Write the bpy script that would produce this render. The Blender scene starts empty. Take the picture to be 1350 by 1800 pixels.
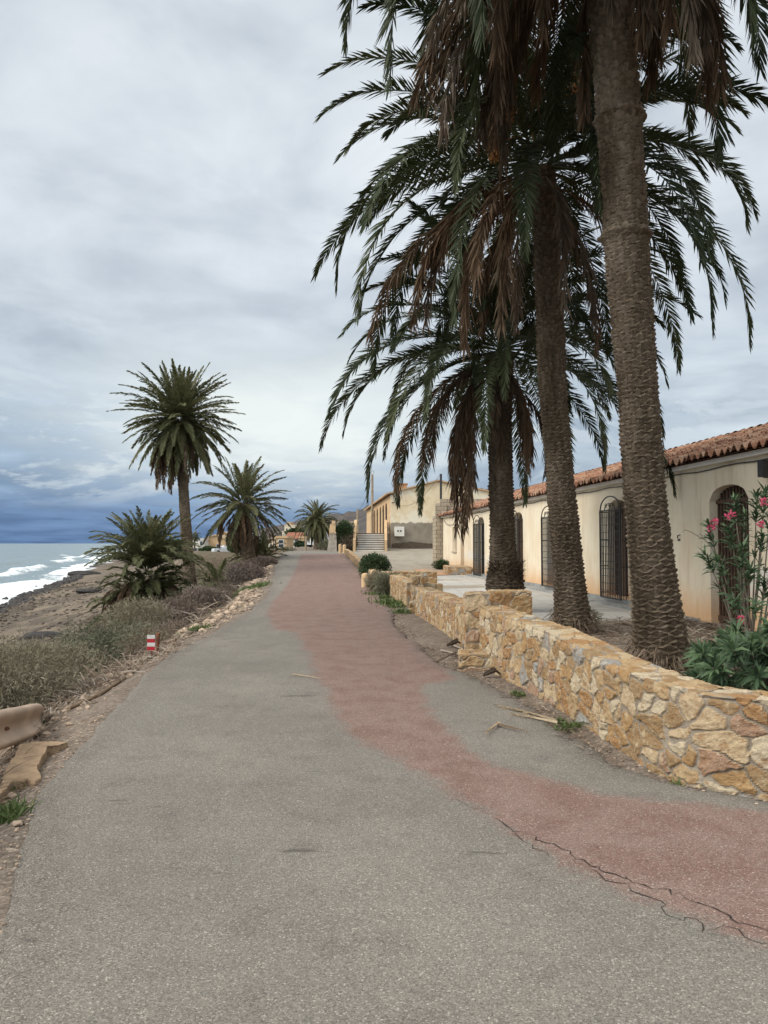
import bpy, math, random
import numpy as np

# ------------------------------------------------------------------ camera, sky, sun, exposure
SC = bpy.context.scene
COL = SC.collection
R = math.radians
EYE = 1.6
PITCH = R(2.33)
F = 1352.0
cam_d = bpy.data.cameras.new('camera')
cam = bpy.data.objects.new('camera', cam_d)
COL.objects.link(cam)
cam.location = (0, 0, EYE)
cam.rotation_euler = (R(90) + PITCH, 0, 0)
cam_d.sensor_fit = 'VERTICAL'
cam_d.sensor_height = 36.0
cam_d.lens = 36.0 * F / 1800.0
cam_d.clip_start = 0.05
cam_d.clip_end = 60000
SC.camera = cam

SUN_EL, SUN_AZ = R(38), R(-112)          # azimuth from +Y towards +X
sun_d = bpy.data.lights.new('sun', 'SUN')
sun_d.energy = 2.5
sun_d.angle = R(28)
sun_d.color = (1.0, 0.95, 0.87)
sun = bpy.data.objects.new('sun', sun_d)
COL.objects.link(sun)
sun.rotation_euler = (R(90) - SUN_EL, 0, -SUN_AZ + math.pi)

SC.view_settings.view_transform = 'Standard'
SC.view_settings.look = 'None'
SC.view_settings.exposure = 0.0
SC.view_settings.gamma = 1.0
SC.render.engine = 'CYCLES'
SC.cycles.max_bounces = 5
SC.cycles.diffuse_bounces = 3
SC.cycles.glossy_bounces = 2
SC.cycles.transparent_max_bounces = 4
SC.cycles.use_adaptive_sampling = True
SC.cycles.adaptive_threshold = 0.02


class NT:
    """small helper for building node trees"""
    def __init__(s, tree):
        s.t = tree; s.n = tree.nodes; s.l = tree.links
        s.n.clear()

    def val(s, sock, v):
        if isinstance(v, bpy.types.NodeSocket):
            s.l.new(v, sock)
        elif v is not None:
            if hasattr(sock, 'default_value'):
                try:
                    sock.default_value = v
                except (TypeError, ValueError):
                    if isinstance(v, (int, float)):
                        sock.default_value = (v, v, v)
                    else:
                        sock.default_value = tuple(v) + (1.0,)

    def node(s, typ, out=0, ins=None, **props):
        nd = s.n.new(typ)
        for k, v in props.items():
            setattr(nd, k, v)
        for k, v in (ins or {}).items():
            s.val(nd.inputs[k], v)
        return nd.outputs[out]

    def math(s, op, a, b=0.0, c=0.0, clamp=False):
        return s.node('ShaderNodeMath', 0, {0: a, 1: b, 2: c}, operation=op, use_clamp=clamp)

    def vmath(s, op, a, b=(0, 0, 0), out=0):
        return s.node('ShaderNodeVectorMath', out, {0: a, 1: b}, operation=op)

    def noise(s, vec, scale, detail=4.0, rough=0.55, dist=0.0, out=0):
        return s.node('ShaderNodeTexNoise', out, {'Vector': vec, 'Scale': scale, 'Detail': detail, 'Roughness': rough, 'Distortion': dist})

    def vor(s, vec, scale, feature='F1', out='Distance'):
        return s.node('ShaderNodeTexVoronoi', out, {'Vector': vec, 'Scale': scale}, feature=feature)

    def ramp(s, fac, stops, interp='LINEAR', out=0):
        nd = s.n.new('ShaderNodeValToRGB')
        cr = nd.color_ramp
        cr.interpolation = interp
        while len(cr.elements) < len(stops):
            cr.elements.new(0.5)
        for e, (p, c) in zip(cr.elements, stops):
            e.position = p
            if isinstance(c, (int, float)):
                c = (c, c, c)
            e.color = tuple(c) + (1.0,) if len(c) == 3 else c
        s.val(nd.inputs[0], fac)
        return nd.outputs[out]

    def mix(s, fac, a, b, blend='MIX'):
        nd = s.n.new('ShaderNodeMix')
        nd.data_type = 'RGBA'; nd.blend_type = blend
        s.val(nd.inputs[0], fac)
        s.val(nd.inputs[6], a if isinstance(a, bpy.types.NodeSocket) else tuple(a) + (1.0,))
        s.val(nd.inputs[7], b if isinstance(b, bpy.types.NodeSocket) else tuple(b) + (1.0,))
        return nd.outputs[2]

    def smooth(s, x, lo, hi, a=0.0, b=1.0):
        return s.node('ShaderNodeMapRange', 0, {'Value': x, 'From Min': lo, 'From Max': hi, 'To Min': a, 'To Max': b}, interpolation_type='SMOOTHSTEP')

    def scale(s, vec, v):
        return s.vmath('MULTIPLY', vec, v)


def build_world():
    w = bpy.data.worlds.new('World'); SC.world = w; w.use_nodes = True
    k = NT(w.node_tree)
    D = k.vmath('NORMALIZE', k.node('ShaderNodeTexCoord', 'Generated'))
    sep = k.n.new('ShaderNodeSeparateXYZ'); k.l.new(D, sep.inputs[0])
    x, y, z = sep.outputs
    zc = k.math('MAXIMUM', z, 0.0)
    sky = k.node('ShaderNodeTexSky', 0, sky_type='NISHITA', sun_disc=False, sun_elevation=SUN_EL, sun_rotation=SUN_AZ % (2 * math.pi), air_density=1.0, dust_density=2.0)
    blue = k.mix(1.0, sky, (0.07, 0.07, 0.07), 'MULTIPLY')
    # cloud deck seen in perspective: direction projected on a high plane
    inv = k.math('DIVIDE', 1.0, k.math('ADD', zc, 0.10))
    comb = k.n.new('ShaderNodeCombineXYZ')
    k.val(comb.inputs[0], k.math('MULTIPLY', x, inv)); k.val(comb.inputs[1], k.math('MULTIPLY', y, inv))
    P = comb.outputs[0]
    P1 = k.scale(P, (0.75, 1.0, 1.0))
    n1 = k.noise(P1, 0.8, 5, 0.5, 0.6)
    n2 = k.noise(P, 1.9, 5, 0.52, 0.3)
    n3 = k.noise(D, 3.2, 6, 0.6, 0.4)
    base = k.ramp(zc, [(0.0, (0.17, 0.26, 0.40)), (0.04, (0.24, 0.34, 0.47)), (0.11, (0.37, 0.46, 0.55)), (0.2, (0.50, 0.57, 0.635)), (0.34, (0.555, 0.61, 0.67)), (0.55, (0.60, 0.65, 0.70)), (1.0, (1.35, 1.36, 1.36))])
    # bluer towards the open sea (left) and warmer grey inland
    ll = k.smooth(k.math('DIVIDE', x, k.math('ADD', k.math('MAXIMUM', y, 0.0), 0.25)), -0.42, 0.25)
    low = k.math('SUBTRACT', 1.0, k.smooth(zc, 0.02, 0.24))
    leftlow = k.math('MULTIPLY', k.math('SUBTRACT', 1.0, ll), low)
    base = k.mix(k.math('MULTIPLY', leftlow, 0.75), base, k.ramp(zc, [(0.0, (0.075, 0.15, 0.315)), (0.035, (0.095, 0.18, 0.36)), (0.075, (0.20, 0.31, 0.47)), (0.17, (0.36, 0.45, 0.56))]))
    rightlow = k.math('MULTIPLY', k.smooth(k.math('DIVIDE', x, k.math('ADD', k.math('MAXIMUM', y, 0.0), 0.1)), 0.05, 0.45), low)
    base = k.mix(k.math('MULTIPLY', rightlow, 0.6), base, (0.56, 0.59, 0.62))
    # thick and thin cloud
    var = k.math('ADD', k.math('MULTIPLY', k.math('SUBTRACT', n1, 0.5), 0.95), k.math('MULTIPLY', k.math('SUBTRACT', n2, 0.5), 0.72))
    var = k.math('ADD', var, k.math('MULTIPLY', k.math('SUBTRACT', n3, 0.5), 0.5))
    var = k.math('ADD', var, k.math('MULTIPLY', k.math('SUBTRACT', k.smooth(n2, 0.40, 0.60), 0.5), 0.06))
    gain = k.math('ADD', 1.0, var)
    gv = k.n.new('ShaderNodeCombineXYZ')
    k.val(gv.inputs[0], k.math('POWER', gain, 1.12)); k.val(gv.inputs[1], gain); k.val(gv.inputs[2], k.math('POWER', gain, 0.84))
    cloud = k.vmath('MULTIPLY', base, gv.outputs[0])
    # cumulus tops standing over the sea, low on the horizon
    az = k.math('ARCTAN2', x, y)
    cc = k.n.new('ShaderNodeCombineXYZ')
    k.val(cc.inputs[0], k.math('MULTIPLY', az, 3.6)); k.val(cc.inputs[1], k.math('MULTIPLY', zc, 10.0)); k.val(cc.inputs[2], 1.7)
    nc = k.noise(cc.outputs[0], 1.5, 8, 0.62, 0.4)
    ncs = k.noise(k.vmath('ADD', cc.outputs[0], (0.05, -0.16, 0.0)), 1.5, 8, 0.62, 0.4)
    edge = k.smooth(k.math('SUBTRACT', nc, ncs), 0.0, 0.085)
    body = k.smooth(nc, 0.40, 0.58)
    band = k.math('MULTIPLY', k.smooth(zc, 0.035, 0.075), k.math('SUBTRACT', 1.0, k.smooth(zc, 0.14, 0.26)))
    cum = k.math('MULTIPLY', k.math('MULTIPLY', edge, body), band)
    cloud = k.mix(k.math('MULTIPLY', k.math('MULTIPLY', body, band), 0.35), cloud, (0.30, 0.38, 0.47))
    cloud = k.mix(k.math('MULTIPLY', cum, 0.6), cloud, (0.60, 0.67, 0.72))
    # the bright break in the deck
    tgt = (-0.128, 0.978, 0.155)
    dv = k.vmath('SUBTRACT', D, tgt)
    dv = k.scale(dv, (0.9, 1.0, 2.6))
    ds = k.vmath('LENGTH', dv, out=1)
    ds = k.math('ADD', ds, k.math('MULTIPLY', k.math('SUBTRACT', n2, 0.5), 0.30))
    br = k.math('SUBTRACT', 1.0, k.smooth(ds, 0.02, 0.33))
    cloud = k.mix(k.math('MULTIPLY', br, 0.9), cloud, (0.80, 0.85, 0.83))
    # extra sky brightness added behind the camera, out of view, to light the walls
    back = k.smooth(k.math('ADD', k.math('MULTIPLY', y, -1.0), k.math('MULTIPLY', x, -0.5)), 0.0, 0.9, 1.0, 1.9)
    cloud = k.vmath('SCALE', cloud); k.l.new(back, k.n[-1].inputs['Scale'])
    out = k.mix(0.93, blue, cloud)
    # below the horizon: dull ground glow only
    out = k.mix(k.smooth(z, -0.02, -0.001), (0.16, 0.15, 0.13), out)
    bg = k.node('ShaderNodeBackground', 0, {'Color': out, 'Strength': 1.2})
    o = k.n.new('ShaderNodeOutputWorld'); k.l.new(bg, o.inputs[0])
    try:
        w.cycles.sampling_method = 'MANUAL'; w.cycles.sample_map_resolution = 512
    except Exception:
        pass


build_world()

# ------------------------------------------------------------------ helpers
rng = np.random.default_rng(7)
random.seed(7)
U = rng.uniform


def ray(px, py):
    x = (px - 675.0) / F; y = (900.0 - py) / F
    c, s = math.cos(PITCH), math.sin(PITCH)
    return (x, c - y * s, s + y * c)


def at(px, py, Y):
    d = ray(px, py); t = Y / d[1]
    return (d[0] * t, Y, EYE + d[2] * t)


def onz(px, py, z):
    d = ray(px, py); t = (z - EYE) / d[2]
    return (d[0] * t, d[1] * t, z)


def tag(o, label=None, cat=None, group=None, kind=None):
    if label: o['label'] = label
    if cat: o['category'] = cat
    if group: o['group'] = group
    if kind: o['kind'] = kind
    return o


def thing(name, loc, label, cat, group=None, rz=0.0):
    o = bpy.data.objects.new(name, None)
    COL.objects.link(o)
    o.location = loc; o.rotation_euler = (0, 0, rz)
    return tag(o, label, cat, group)


def to_mesh(name, V, Fs, mat, attrs=None, smooth=False, fattr=None):
    me = bpy.data.meshes.new(name)
    if isinstance(V, np.ndarray): V = V.tolist()
    if isinstance(Fs, np.ndarray): Fs = Fs.tolist()
    me.from_pydata(V, [], Fs)
    mats = mat if isinstance(mat, (list, tuple)) else [mat]
    for m in mats: me.materials.append(m)
    for k, a in (attrs or {}).items():
        at_ = me.attributes.new(k, 'FLOAT', 'POINT')
        at_.data.foreach_set('value', np.asarray(a, dtype=np.float32))
    if smooth:
        me.polygons.foreach_set('use_smooth', [True] * len(me.polygons))
    me.update()
    return me


def link(name, me, parent=None, loc=None):
    o = bpy.data.objects.new(name, me)
    COL.objects.link(o)
    if parent is not None:
        o.parent = parent
        if loc is None:
            loc = [-c for c in parent.location]     # geometry is in world metres (parents are unrotated)
            pp = parent.parent
            if pp is not None:
                loc = (0, 0, 0)
    if loc is not None: o.location = loc
    return o


def obj(name, V, Fs, mat, parent=None, attrs=None, smooth=False, loc=None):
    return link(name, to_mesh(name, V, Fs, mat, attrs, smooth), parent, loc)


class MB:
    """collects polygons into one mesh"""
    def __init__(s):
        s.v = []; s.f = []; s.m = []; s.r = []; s.mi = 0; s.rv = 0.0

    def add(s, V, Fs, r=None):
        b = len(s.v)
        s.v.extend([tuple(map(float, p)) for p in V])
        s.r.extend([s.rv if r is None else r] * len(V))
        for f in Fs:
            s.f.append(tuple(int(i) + b for i in f)); s.m.append(s.mi)

    def box(s, x0, x1, y0, y1, z0, z1, fn=None):
        V = [(x, y, z) for z in (z0, z1) for (x, y) in ((x0, y0), (x1, y0), (x1, y1), (x0, y1))]
        if fn: V = [fn(*p) for p in V]
        s.add(V, [(3, 2, 1, 0), (4, 5, 6, 7), (0, 1, 5, 4), (1, 2, 6, 5), (2, 3, 7, 6), (3, 0, 4, 7)])

    def tube(s, pts, rad, n=6, cap=True):
        pts = [np.array(p, float) for p in pts]
        if not hasattr(rad, '__len__'): rad = [rad] * len(pts)
        V = []; ref = None
        for i, p in enumerate(pts):
            a = pts[max(i - 1, 0)]; b = pts[min(i + 1, len(pts) - 1)]
            t = b - a; t /= (np.linalg.norm(t) + 1e-9)
            if ref is None:
                ref = np.array((0, 0, 1.0)) if abs(t[2]) < 0.9 else np.array((1.0, 0, 0))
            u = np.cross(t, ref); u /= (np.linalg.norm(u) + 1e-9)
            v = np.cross(u, t); ref = v
            for j in range(n):
                an = 2 * math.pi * j / n
                V.append(p + rad[i] * (math.cos(an) * u + math.sin(an) * v))
        Fs = []
        for i in range(len(pts) - 1):
            for j in range(n):
                k = (j + 1) % n
                Fs.append((i * n + j, i * n + k, (i + 1) * n + k, (i + 1) * n + j))
        if cap:
            Fs.append(tuple(range(n - 1, -1, -1)))
            Fs.append(tuple((len(pts) - 1) * n + j for j in range(n)))
        s.add(V, Fs)

    def build(s, name, mat, parent=None, smooth=False, loc=None):
        me = to_mesh(name, s.v, s.f, mat, {'rnd': s.r}, smooth)
        if isinstance(mat, (list, tuple)):
            me.polygons.foreach_set('material_index', s.m)
        return link(name, me, parent, loc)


def grid_faces(nr, nc):
    i = np.arange(nr - 1)[:, None]; j = np.arange(nc - 1)[None, :]
    a = i * nc + j
    return np.stack([a, a + 1, a + nc + 1, a + nc], -1).reshape(-1, 4)


def hash2(ix, iy, seed=0):
    h = (ix.astype(np.int64) * 374761393 + iy.astype(np.int64) * 668265263 + seed * 974634533) & 0x7fffffff
    h = ((h ^ (h >> 13)) * 1274126177) & 0x7fffffff
    h = h ^ (h >> 16)
    return (h & 0xffffff) / float(0xffffff)


def vnoise(x, y, seed=0):
    ix = np.floor(x); iy = np.floor(y); fx = x - ix; fy = y - iy
    fx = fx * fx * (3 - 2 * fx); fy = fy * fy * (3 - 2 * fy)
    a = hash2(ix, iy, seed); b = hash2(ix + 1, iy, seed); c = hash2(ix, iy + 1, seed); d = hash2(ix + 1, iy + 1, seed)
    return (a * (1 - fx) + b * fx) * (1 - fy) + (c * (1 - fx) + d * fx) * fy


def fbm(x, y, o=4, seed=0):
    s = 0; a = 0.5; t = 0
    for i in range(o):
        s = s + a * vnoise(x * 2 ** i, y * 2 ** i, seed + i); t += a; a *= 0.5
    return s / t - 0.5


# ------------------------------------------------------------------ materials
def new_mat(name):
    m = bpy.data.materials.new(name); m.use_nodes = True
    k = NT(m.node_tree)
    return m, k


def finish(k, color, rough=0.85, bump=None, bstr=0.4, bdist=0.02, spec=0.3, metal=0.0, sheen=None):
    b = k.n.new('ShaderNodeBsdfPrincipled')
    k.val(b.inputs['Base Color'], color if isinstance(color, bpy.types.NodeSocket) else tuple(color) + (1.0,))
    k.val(b.inputs['Roughness'], rough)
    k.val(b.inputs['Specular IOR Level'], spec)
    k.val(b.inputs['Metallic'], metal)
    if bump is not None:
        bp = k.node('ShaderNodeBump', 0, {'Height': bump, 'Strength': bstr, 'Distance': bdist})
        k.l.new(bp, b.inputs['Normal'])
    o = k.n.new('ShaderNodeOutputMaterial')
    k.l.new(b.outputs[0], o.inputs[0])
    return b


def attr(k, name):
    return k.node('ShaderNodeAttribute', 'Fac', attribute_name=name)


def geo(k):
    return k.node('ShaderNodeNewGeometry', 'Position')


def m_simple(name, col, col2=None, scale=6.0, rough=0.8, bstr=0.2, bdist=0.01, spec=0.3, detail=5, rnd=0.0, metal=0.0):
    m, k = new_mat(name)
    P = geo(k)
    n = k.noise(P, scale, detail, 0.6)
    c2 = col2 or tuple(c * 0.7 for c in col)
    c = k.mix(k.smooth(n, 0.35, 0.68), col, c2)
    if rnd:
        a = attr(k, 'rnd')
        g = k.math('ADD', 1.0 - rnd, k.math('MULTIPLY', a, 2 * rnd))
        c = k.vmath('SCALE', c)
        k.n[-1].inputs['Scale'].default_value = 1.0
        k.l.new(g, k.n[-1].inputs['Scale'])
    finish(k, c, rough, k.noise(P, scale * 6, 4, 0.6), bstr, bdist, spec, metal)
    return m


def m_leaf(name, stops, rough=0.55, trans=0.25, spec=0.35, scale=1.5):
    """foliage: per-leaf random tone from the 'rnd' attribute, a little light let through"""
    m, k = new_mat(name)
    a = attr(k, 'rnd')
    n = k.noise(geo(k), scale, 3, 0.6)
    f = k.math('ADD', k.math('MULTIPLY', a, 0.75), k.math('MULTIPLY', n, 0.28))
    c = k.ramp(f, stops)
    b = k.n.new('ShaderNodeBsdfPrincipled')
    k.l.new(c, b.inputs['Base Color'])
    k.val(b.inputs['Roughness'], rough); k.val(b.inputs['Specular IOR Level'], spec)
    t = k.n.new('ShaderNodeBsdfTranslucent'); k.l.new(c, t.inputs[0])
    mx = k.n.new('ShaderNodeMixShader'); mx.inputs[0].default_value = trans
    k.l.new(b.outputs[0], mx.inputs[1]); k.l.new(t.outputs[0], mx.inputs[2])
    o = k.n.new('ShaderNodeOutputMaterial'); k.l.new(mx.outputs[0], o.inputs[0])
    return m


def make_materials():
    M = {}
    # asphalt with the worn red coat
    m, k = new_mat('asphalt'); P = geo(k)
    n_big = k.noise(P, 0.45, 4, 0.6); n_mid = k.noise(P, 3.0, 5, 0.6); n_f = k.noise(P, 70, 3, 0.7)
    v = k.vor(P, 165, out='Color'); vs = k.node('ShaderNodeSeparateColor', 0, {0: v}, mode='RGB')
    v2 = k.vor(P, 290, out='Color'); vs2 = k.node('ShaderNodeSeparateColor', 1, {0: v2}, mode='RGB')
    grey = k.mix(k.smooth(n_big, 0.3, 0.7), (0.176, 0.158, 0.131), (0.224, 0.202, 0.168))
    grey = k.mix(k.smooth(n_mid, 0.5, 0.7, 0.0, 0.6), grey, (0.152, 0.133, 0.114))
    grey = k.mix(k.smooth(k.noise(k.scale(P, (1.0, 0.4, 1)), 1.1, 6, 0.7), 0.5, 0.7, 0, 0.5), grey, (0.262, 0.231, 0.188))
    red = k.mix(k.smooth(n_mid, 0.35, 0.62), (0.196, 0.117, 0.092), (0.236, 0.156, 0.126))
    red = k.mix(k.smooth(k.noise(P, 1.3, 6, 0.7), 0.48, 0.68, 0, 0.55), red, (0.222, 0.148, 0.122))
    sd = attr(k, 'red')
    e = k.math('ADD', sd, k.math('MULTIPLY', k.math('SUBTRACT', k.noise(P, 2.2, 8, 0.8), 0.5), 0.6))
    e = k.math('ADD', e, k.math('MULTIPLY', k.math('SUBTRACT', vs2, 0.5), 0.13))
    mask = k.smooth(e, 0.025, -0.035)
    mask = k.math('MULTIPLY', mask, k.smooth(vs, 0.92, 0.88, 0.4, 1.0))
    wear = k.smooth(k.noise(P, 26, 5, 0.75), 0.55, 0.70, 1.0, 0.5)
    mask = k.math('MULTIPLY', mask, wear)
    c = k.mix(mask, grey, red)
    dirt = k.smooth(k.math('ADD', attr(k, 'edge'), k.math('MULTIPLY', k.math('SUBTRACT', n_mid, 0.5), 0.6)), 0.35, 0.0)
    c = k.mix(k.math('MULTIPLY', dirt, 0.5), c, k.mix(vs, (0.085, 0.074, 0.062), (0.20, 0.17, 0.14)))
    sp = k.ramp(vs, [(0.0, 0.60), (0.35, 0.90), (0.75, 1.05), (0.93, 1.3), (1.0, 2.0)])
    c = k.mix(1.0, c, sp, 'MULTIPLY')
    c = k.mix(1.0, c, k.ramp(vs2, [(0, 0.78), (1, 1.2)]), 'MULTIPLY')
    # oil drips and tyre scuffs
    st = k.noise(k.scale(P, (0.55, 2.6, 1)), 1.5, 5, 0.65)
    c = k.mix(k.smooth(st, 0.64, 0.72, 0.0, 0.6), c, (0.05, 0.045, 0.04))
    bmp = k.math('ADD', k.math('MULTIPLY', vs, 0.6), n_f)
    finish(k, c, 0.9, bmp, 0.45, 0.006, 0.25); M['asphalt'] = m

    m, k = new_mat('crack'); finish(k, (0.03, 0.025, 0.02), 1.0); M['crack'] = m

    # ground: dirt verge, dry bank, sand, wet shore (zones by attribute)
    m, k = new_mat('ground'); P = geo(k)
    n1 = k.noise(P, 1.1, 6, 0.65); n2 = k.noise(P, 9, 6, 0.7); n3 = k.noise(P, 0.12, 4, 0.6)
    v = k.vor(P, 34, out='Color'); vs = k.node('ShaderNodeSeparateColor', 0, {0: v}, mode='RGB')
    vb = k.vor(P, 90, out='Color'); vbs = k.node('ShaderNodeSeparateColor', 0, {0: vb}, mode='RGB')
    dirt = k.mix(k.smooth(n1, 0.3, 0.7), (0.165, 0.13, 0.10), (0.245, 0.198, 0.155))
    dirt = k.mix(k.smooth(n2, 0.4, 0.75, 0, 0.6), dirt, (0.115, 0.09, 0.068))
    dirt = k.mix(1.0, dirt, k.ramp(vs, [(0, 0.72), (0.6, 1.0), (0.93, 1.25), (1.0, 1.8)]), 'MULTIPLY')
    dirt = k.mix(1.0, dirt, k.ramp(vbs, [(0, 0.78), (1, 1.25)]), 'MULTIPLY')
    bank = k.mix(k.smooth(n1, 0.35, 0.65), (0.085, 0.068, 0.045), (0.17, 0.125, 0.08))
    bank = k.mix(k.smooth(n2, 0.45, 0.7, 0, 0.7), bank, (0.07, 0.07, 0.035))
    sand = k.mix(k.smooth(k.noise(k.scale(P, (1, 0.35, 1)), 0.45, 7, 0.7), 0.38, 0.62), (0.225, 0.178, 0.130), (0.10, 0.082, 0.062))
    sand = k.mix(k.smooth(n2, 0.46, 0.7, 0, 0.75), sand, (0.085, 0.068, 0.052))
    sand = k.mix(k.smooth(k.noise(k.scale(P, (1.2, 0.3, 1)), 0.8, 7, 0.75), 0.55, 0.62, 0, 0.7), sand, (0.07, 0.055, 0.042))
    sand = k.mix(k.smooth(n3, 0.5, 0.75, 0, 0.4), sand, (0.26, 0.205, 0.145))
    wet = k.mix(k.smooth(n2, 0.4, 0.65), (0.045, 0.042, 0.038), (0.11, 0.10, 0.09))
    tt = k.math('ADD', attr(k, 'zone'), k.math('MULTIPLY', k.math('SUBTRACT', n1, 0.5), 0.5))
    c = k.mix(k.smooth(tt, 0.85, 1.15), dirt, bank)
    c = k.mix(k.smooth(tt, 1.85, 2.15), c, sand)
    c = k.mix(k.smooth(tt, 2.85, 3.1), c, wet)
    pv = k.mix(k.smooth(n1, 0.3, 0.7), (0.27, 0.235, 0.185), (0.36, 0.315, 0.25))
    pv = k.mix(k.smooth(n2, 0.5, 0.75, 0, 0.5), pv, (0.24, 0.20, 0.155))
    c = k.mix(k.smooth(k.math('ADD', attr(k, 'pale'), k.math('MULTIPLY', k.math('SUBTRACT', n1, 0.5), 0.4)), 0.4, 0.65), c, pv)
    finish(k, c, 0.95, k.math('ADD', n2, k.math('MULTIPLY', vs, 0.5)), 0.6, 0.03, 0.15); M['ground'] = m

    # sea
    m, k = new_mat('water'); P = geo(k)
    f = attr(k, 'foam')
    nf = k.noise(P, 1.1, 7, 0.72, 0.6); nf2 = k.noise(P, 5.5, 5, 0.7)
    ff = k.math('ADD', f, k.math('ADD', k.math('MULTIPLY', k.math('SUBTRACT', nf, 0.5), 1.8), k.math('MULTIPLY', k.math('SUBTRACT', nf2, 0.5), 0.6)))
    fm = k.smooth(ff, 0.72, 0.98)
    dc = k.mix(k.smooth(k.noise(k.scale(P, (0.3, 1, 1)), 0.05, 4, 0.6), 0.35, 0.65), (0.13, 0.185, 0.185), (0.18, 0.23, 0.225))
    c = k.mix(fm, dc, (0.80, 0.83, 0.83))
    w1 = k.noise(k.scale(P, (1.0, 0.35, 1)), 0.9, 6, 0.62); w2 = k.noise(P, 0.12, 4, 0.6)
    b = finish(k, c, k.mix(fm, (0.22,) * 3, (0.9,) * 3), k.math('ADD', w1, w2), 0.55, 0.5, 0.5); M['water'] = m

    # rubble masonry: stone faces from attributes (mask 0 mortar..1 stone, rnd tone)
    m, k = new_mat('masonry'); P = geo(k)
    a = attr(k, 'rnd'); ms = attr(k, 'mask')
    n1 = k.noise(P, 14, 7, 0.75); n2 = k.noise(P, 45, 5, 0.7); n3 = k.noise(P, 2.5, 4, 0.6)
    st = k.ramp(a, [(0.0, (0.30, 0.20, 0.105)), (0.16, (0.41, 0.285, 0.155)), (0.32, (0.34, 0.195, 0.09)), (0.46, (0.46, 0.345, 0.21)), (0.62, (0.36, 0.225, 0.105)), (0.74, (0.50, 0.41, 0.28)), (0.86, (0.34, 0.215, 0.14)), (0.955, (0.30, 0.29, 0.265)), (1.0, (0.62, 0.58, 0.49))], 'CONSTANT')
    st = k.mix(k.smooth(n1, 0.52, 0.66, 0, 0.6), st, (0.58, 0.47, 0.31))
    st = k.mix(k.smooth(n1, 0.49, 0.36, 0, 0.7), st, (0.29, 0.155, 0.065))
    st = k.mix(k.smooth(n2, 0.6, 0.72, 0, 0.6), st, (0.17, 0.115, 0.06))
    mo = k.mix(k.smooth(n3, 0.3, 0.7), (0.25, 0.205, 0.15), (0.37, 0.31, 0.235))
    mo = k.mix(k.smooth(n2, 0.45, 0.7, 0, 0.5), mo, (0.14, 0.115, 0.085))
    c = k.mix(k.smooth(k.math('ADD', ms, k.math('MULTIPLY', k.math('SUBTRACT', n2, 0.5), 0.5)), 0.25, 0.6), mo, st)
    finish(k, c, 0.92, k.math('ADD', n1, k.math('MULTIPLY', n2, 0.5)), 0.75, 0.025, 0.15); M['masonry'] = m

    # trunk of a date palm
    m, k = new_mat('palm_bark'); P = geo(k)
    n1 = k.noise(k.scale(P, (1, 1, 3.0)), 9, 6, 0.7); n2 = k.noise(P, 60, 4, 0.7)
    c = k.ramp(k.math('ADD', k.math('MULTIPLY', attr(k, 'rnd'), 0.55), k.math('MULTIPLY', n1, 0.55)), [(0.2, (0.040, 0.030, 0.020)), (0.45, (0.088, 0.066, 0.044)), (0.62, (0.14, 0.108, 0.076)), (0.85, (0.24, 0.19, 0.14))])
    c = k.mix(k.smooth(n2, 0.55, 0.7, 0, 0.5), c, (0.05, 0.035, 0.025))
    finish(k, c, 0.95, k.math('ADD', n1, n2), 0.7, 0.02, 0.1); M['palm_bark'] = m

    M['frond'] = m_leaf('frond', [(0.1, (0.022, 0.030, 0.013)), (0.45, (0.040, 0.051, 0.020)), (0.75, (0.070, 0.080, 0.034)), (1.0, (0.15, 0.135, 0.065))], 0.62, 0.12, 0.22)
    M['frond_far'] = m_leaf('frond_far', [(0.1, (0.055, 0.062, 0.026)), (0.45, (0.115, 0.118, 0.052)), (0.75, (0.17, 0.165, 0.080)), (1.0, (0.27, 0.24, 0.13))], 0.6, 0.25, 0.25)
    M['dead_frond'] = m_leaf('dead_frond', [(0.05, (0.040, 0.028, 0.019)), (0.35, (0.085, 0.058, 0.037)), (0.65, (0.15, 0.092, 0.052)), (0.85, (0.16, 0.12, 0.085)), (1.0, (0.24, 0.20, 0.155))], 0.8, 0.12, 0.15)
    M['straw'] = m_leaf('straw', [(0.05, (0.13, 0.085, 0.05)), (0.4, (0.26, 0.185, 0.11)), (0.7, (0.36, 0.27, 0.165)), (1.0, (0.50, 0.42, 0.30))], 0.8, 0.05, 0.2)
    M['litter'] = m_leaf('litter', [(0.05, (0.07, 0.05, 0.035)), (0.4, (0.16, 0.115, 0.08)), (0.7, (0.28, 0.22, 0.165)), (1.0, (0.42, 0.37, 0.31))], 0.85, 0.05, 0.15)
    M['petiole'] = m_leaf('petiole', [(0.0, (0.10, 0.085, 0.035)), (1.0, (0.26, 0.19, 0.075))], 0.6, 0.0, 0.3)
    M['dates'] = m_simple('dates', (0.45, 0.20, 0.045), (0.26, 0.09, 0.02), 20, 0.5)
    M['scrub'] = m_leaf('scrub', [(0.0, (0.09, 0.068, 0.048)), (0.25, (0.165, 0.13, 0.092)), (0.5, (0.22, 0.17, 0.125)), (0.7, (0.20, 0.145, 0.115)), (0.9, (0.30, 0.25, 0.19)), (1.0, (0.38, 0.33, 0.25))], 0.85, 0.15, 0.1)
    M['scrub_green'] = m_leaf('scrub_green', [(0.0, (0.075, 0.078, 0.048)), (0.5, (0.15, 0.155, 0.10)), (1.0, (0.27, 0.26, 0.18))], 0.8, 0.15, 0.1)
    M['scrub_pale'] = m_leaf('scrub_pale', [(0.0, (0.12, 0.105, 0.07)), (0.5, (0.235, 0.205, 0.14)), (1.0, (0.36, 0.32, 0.225))], 0.85, 0.15, 0.1)
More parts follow.
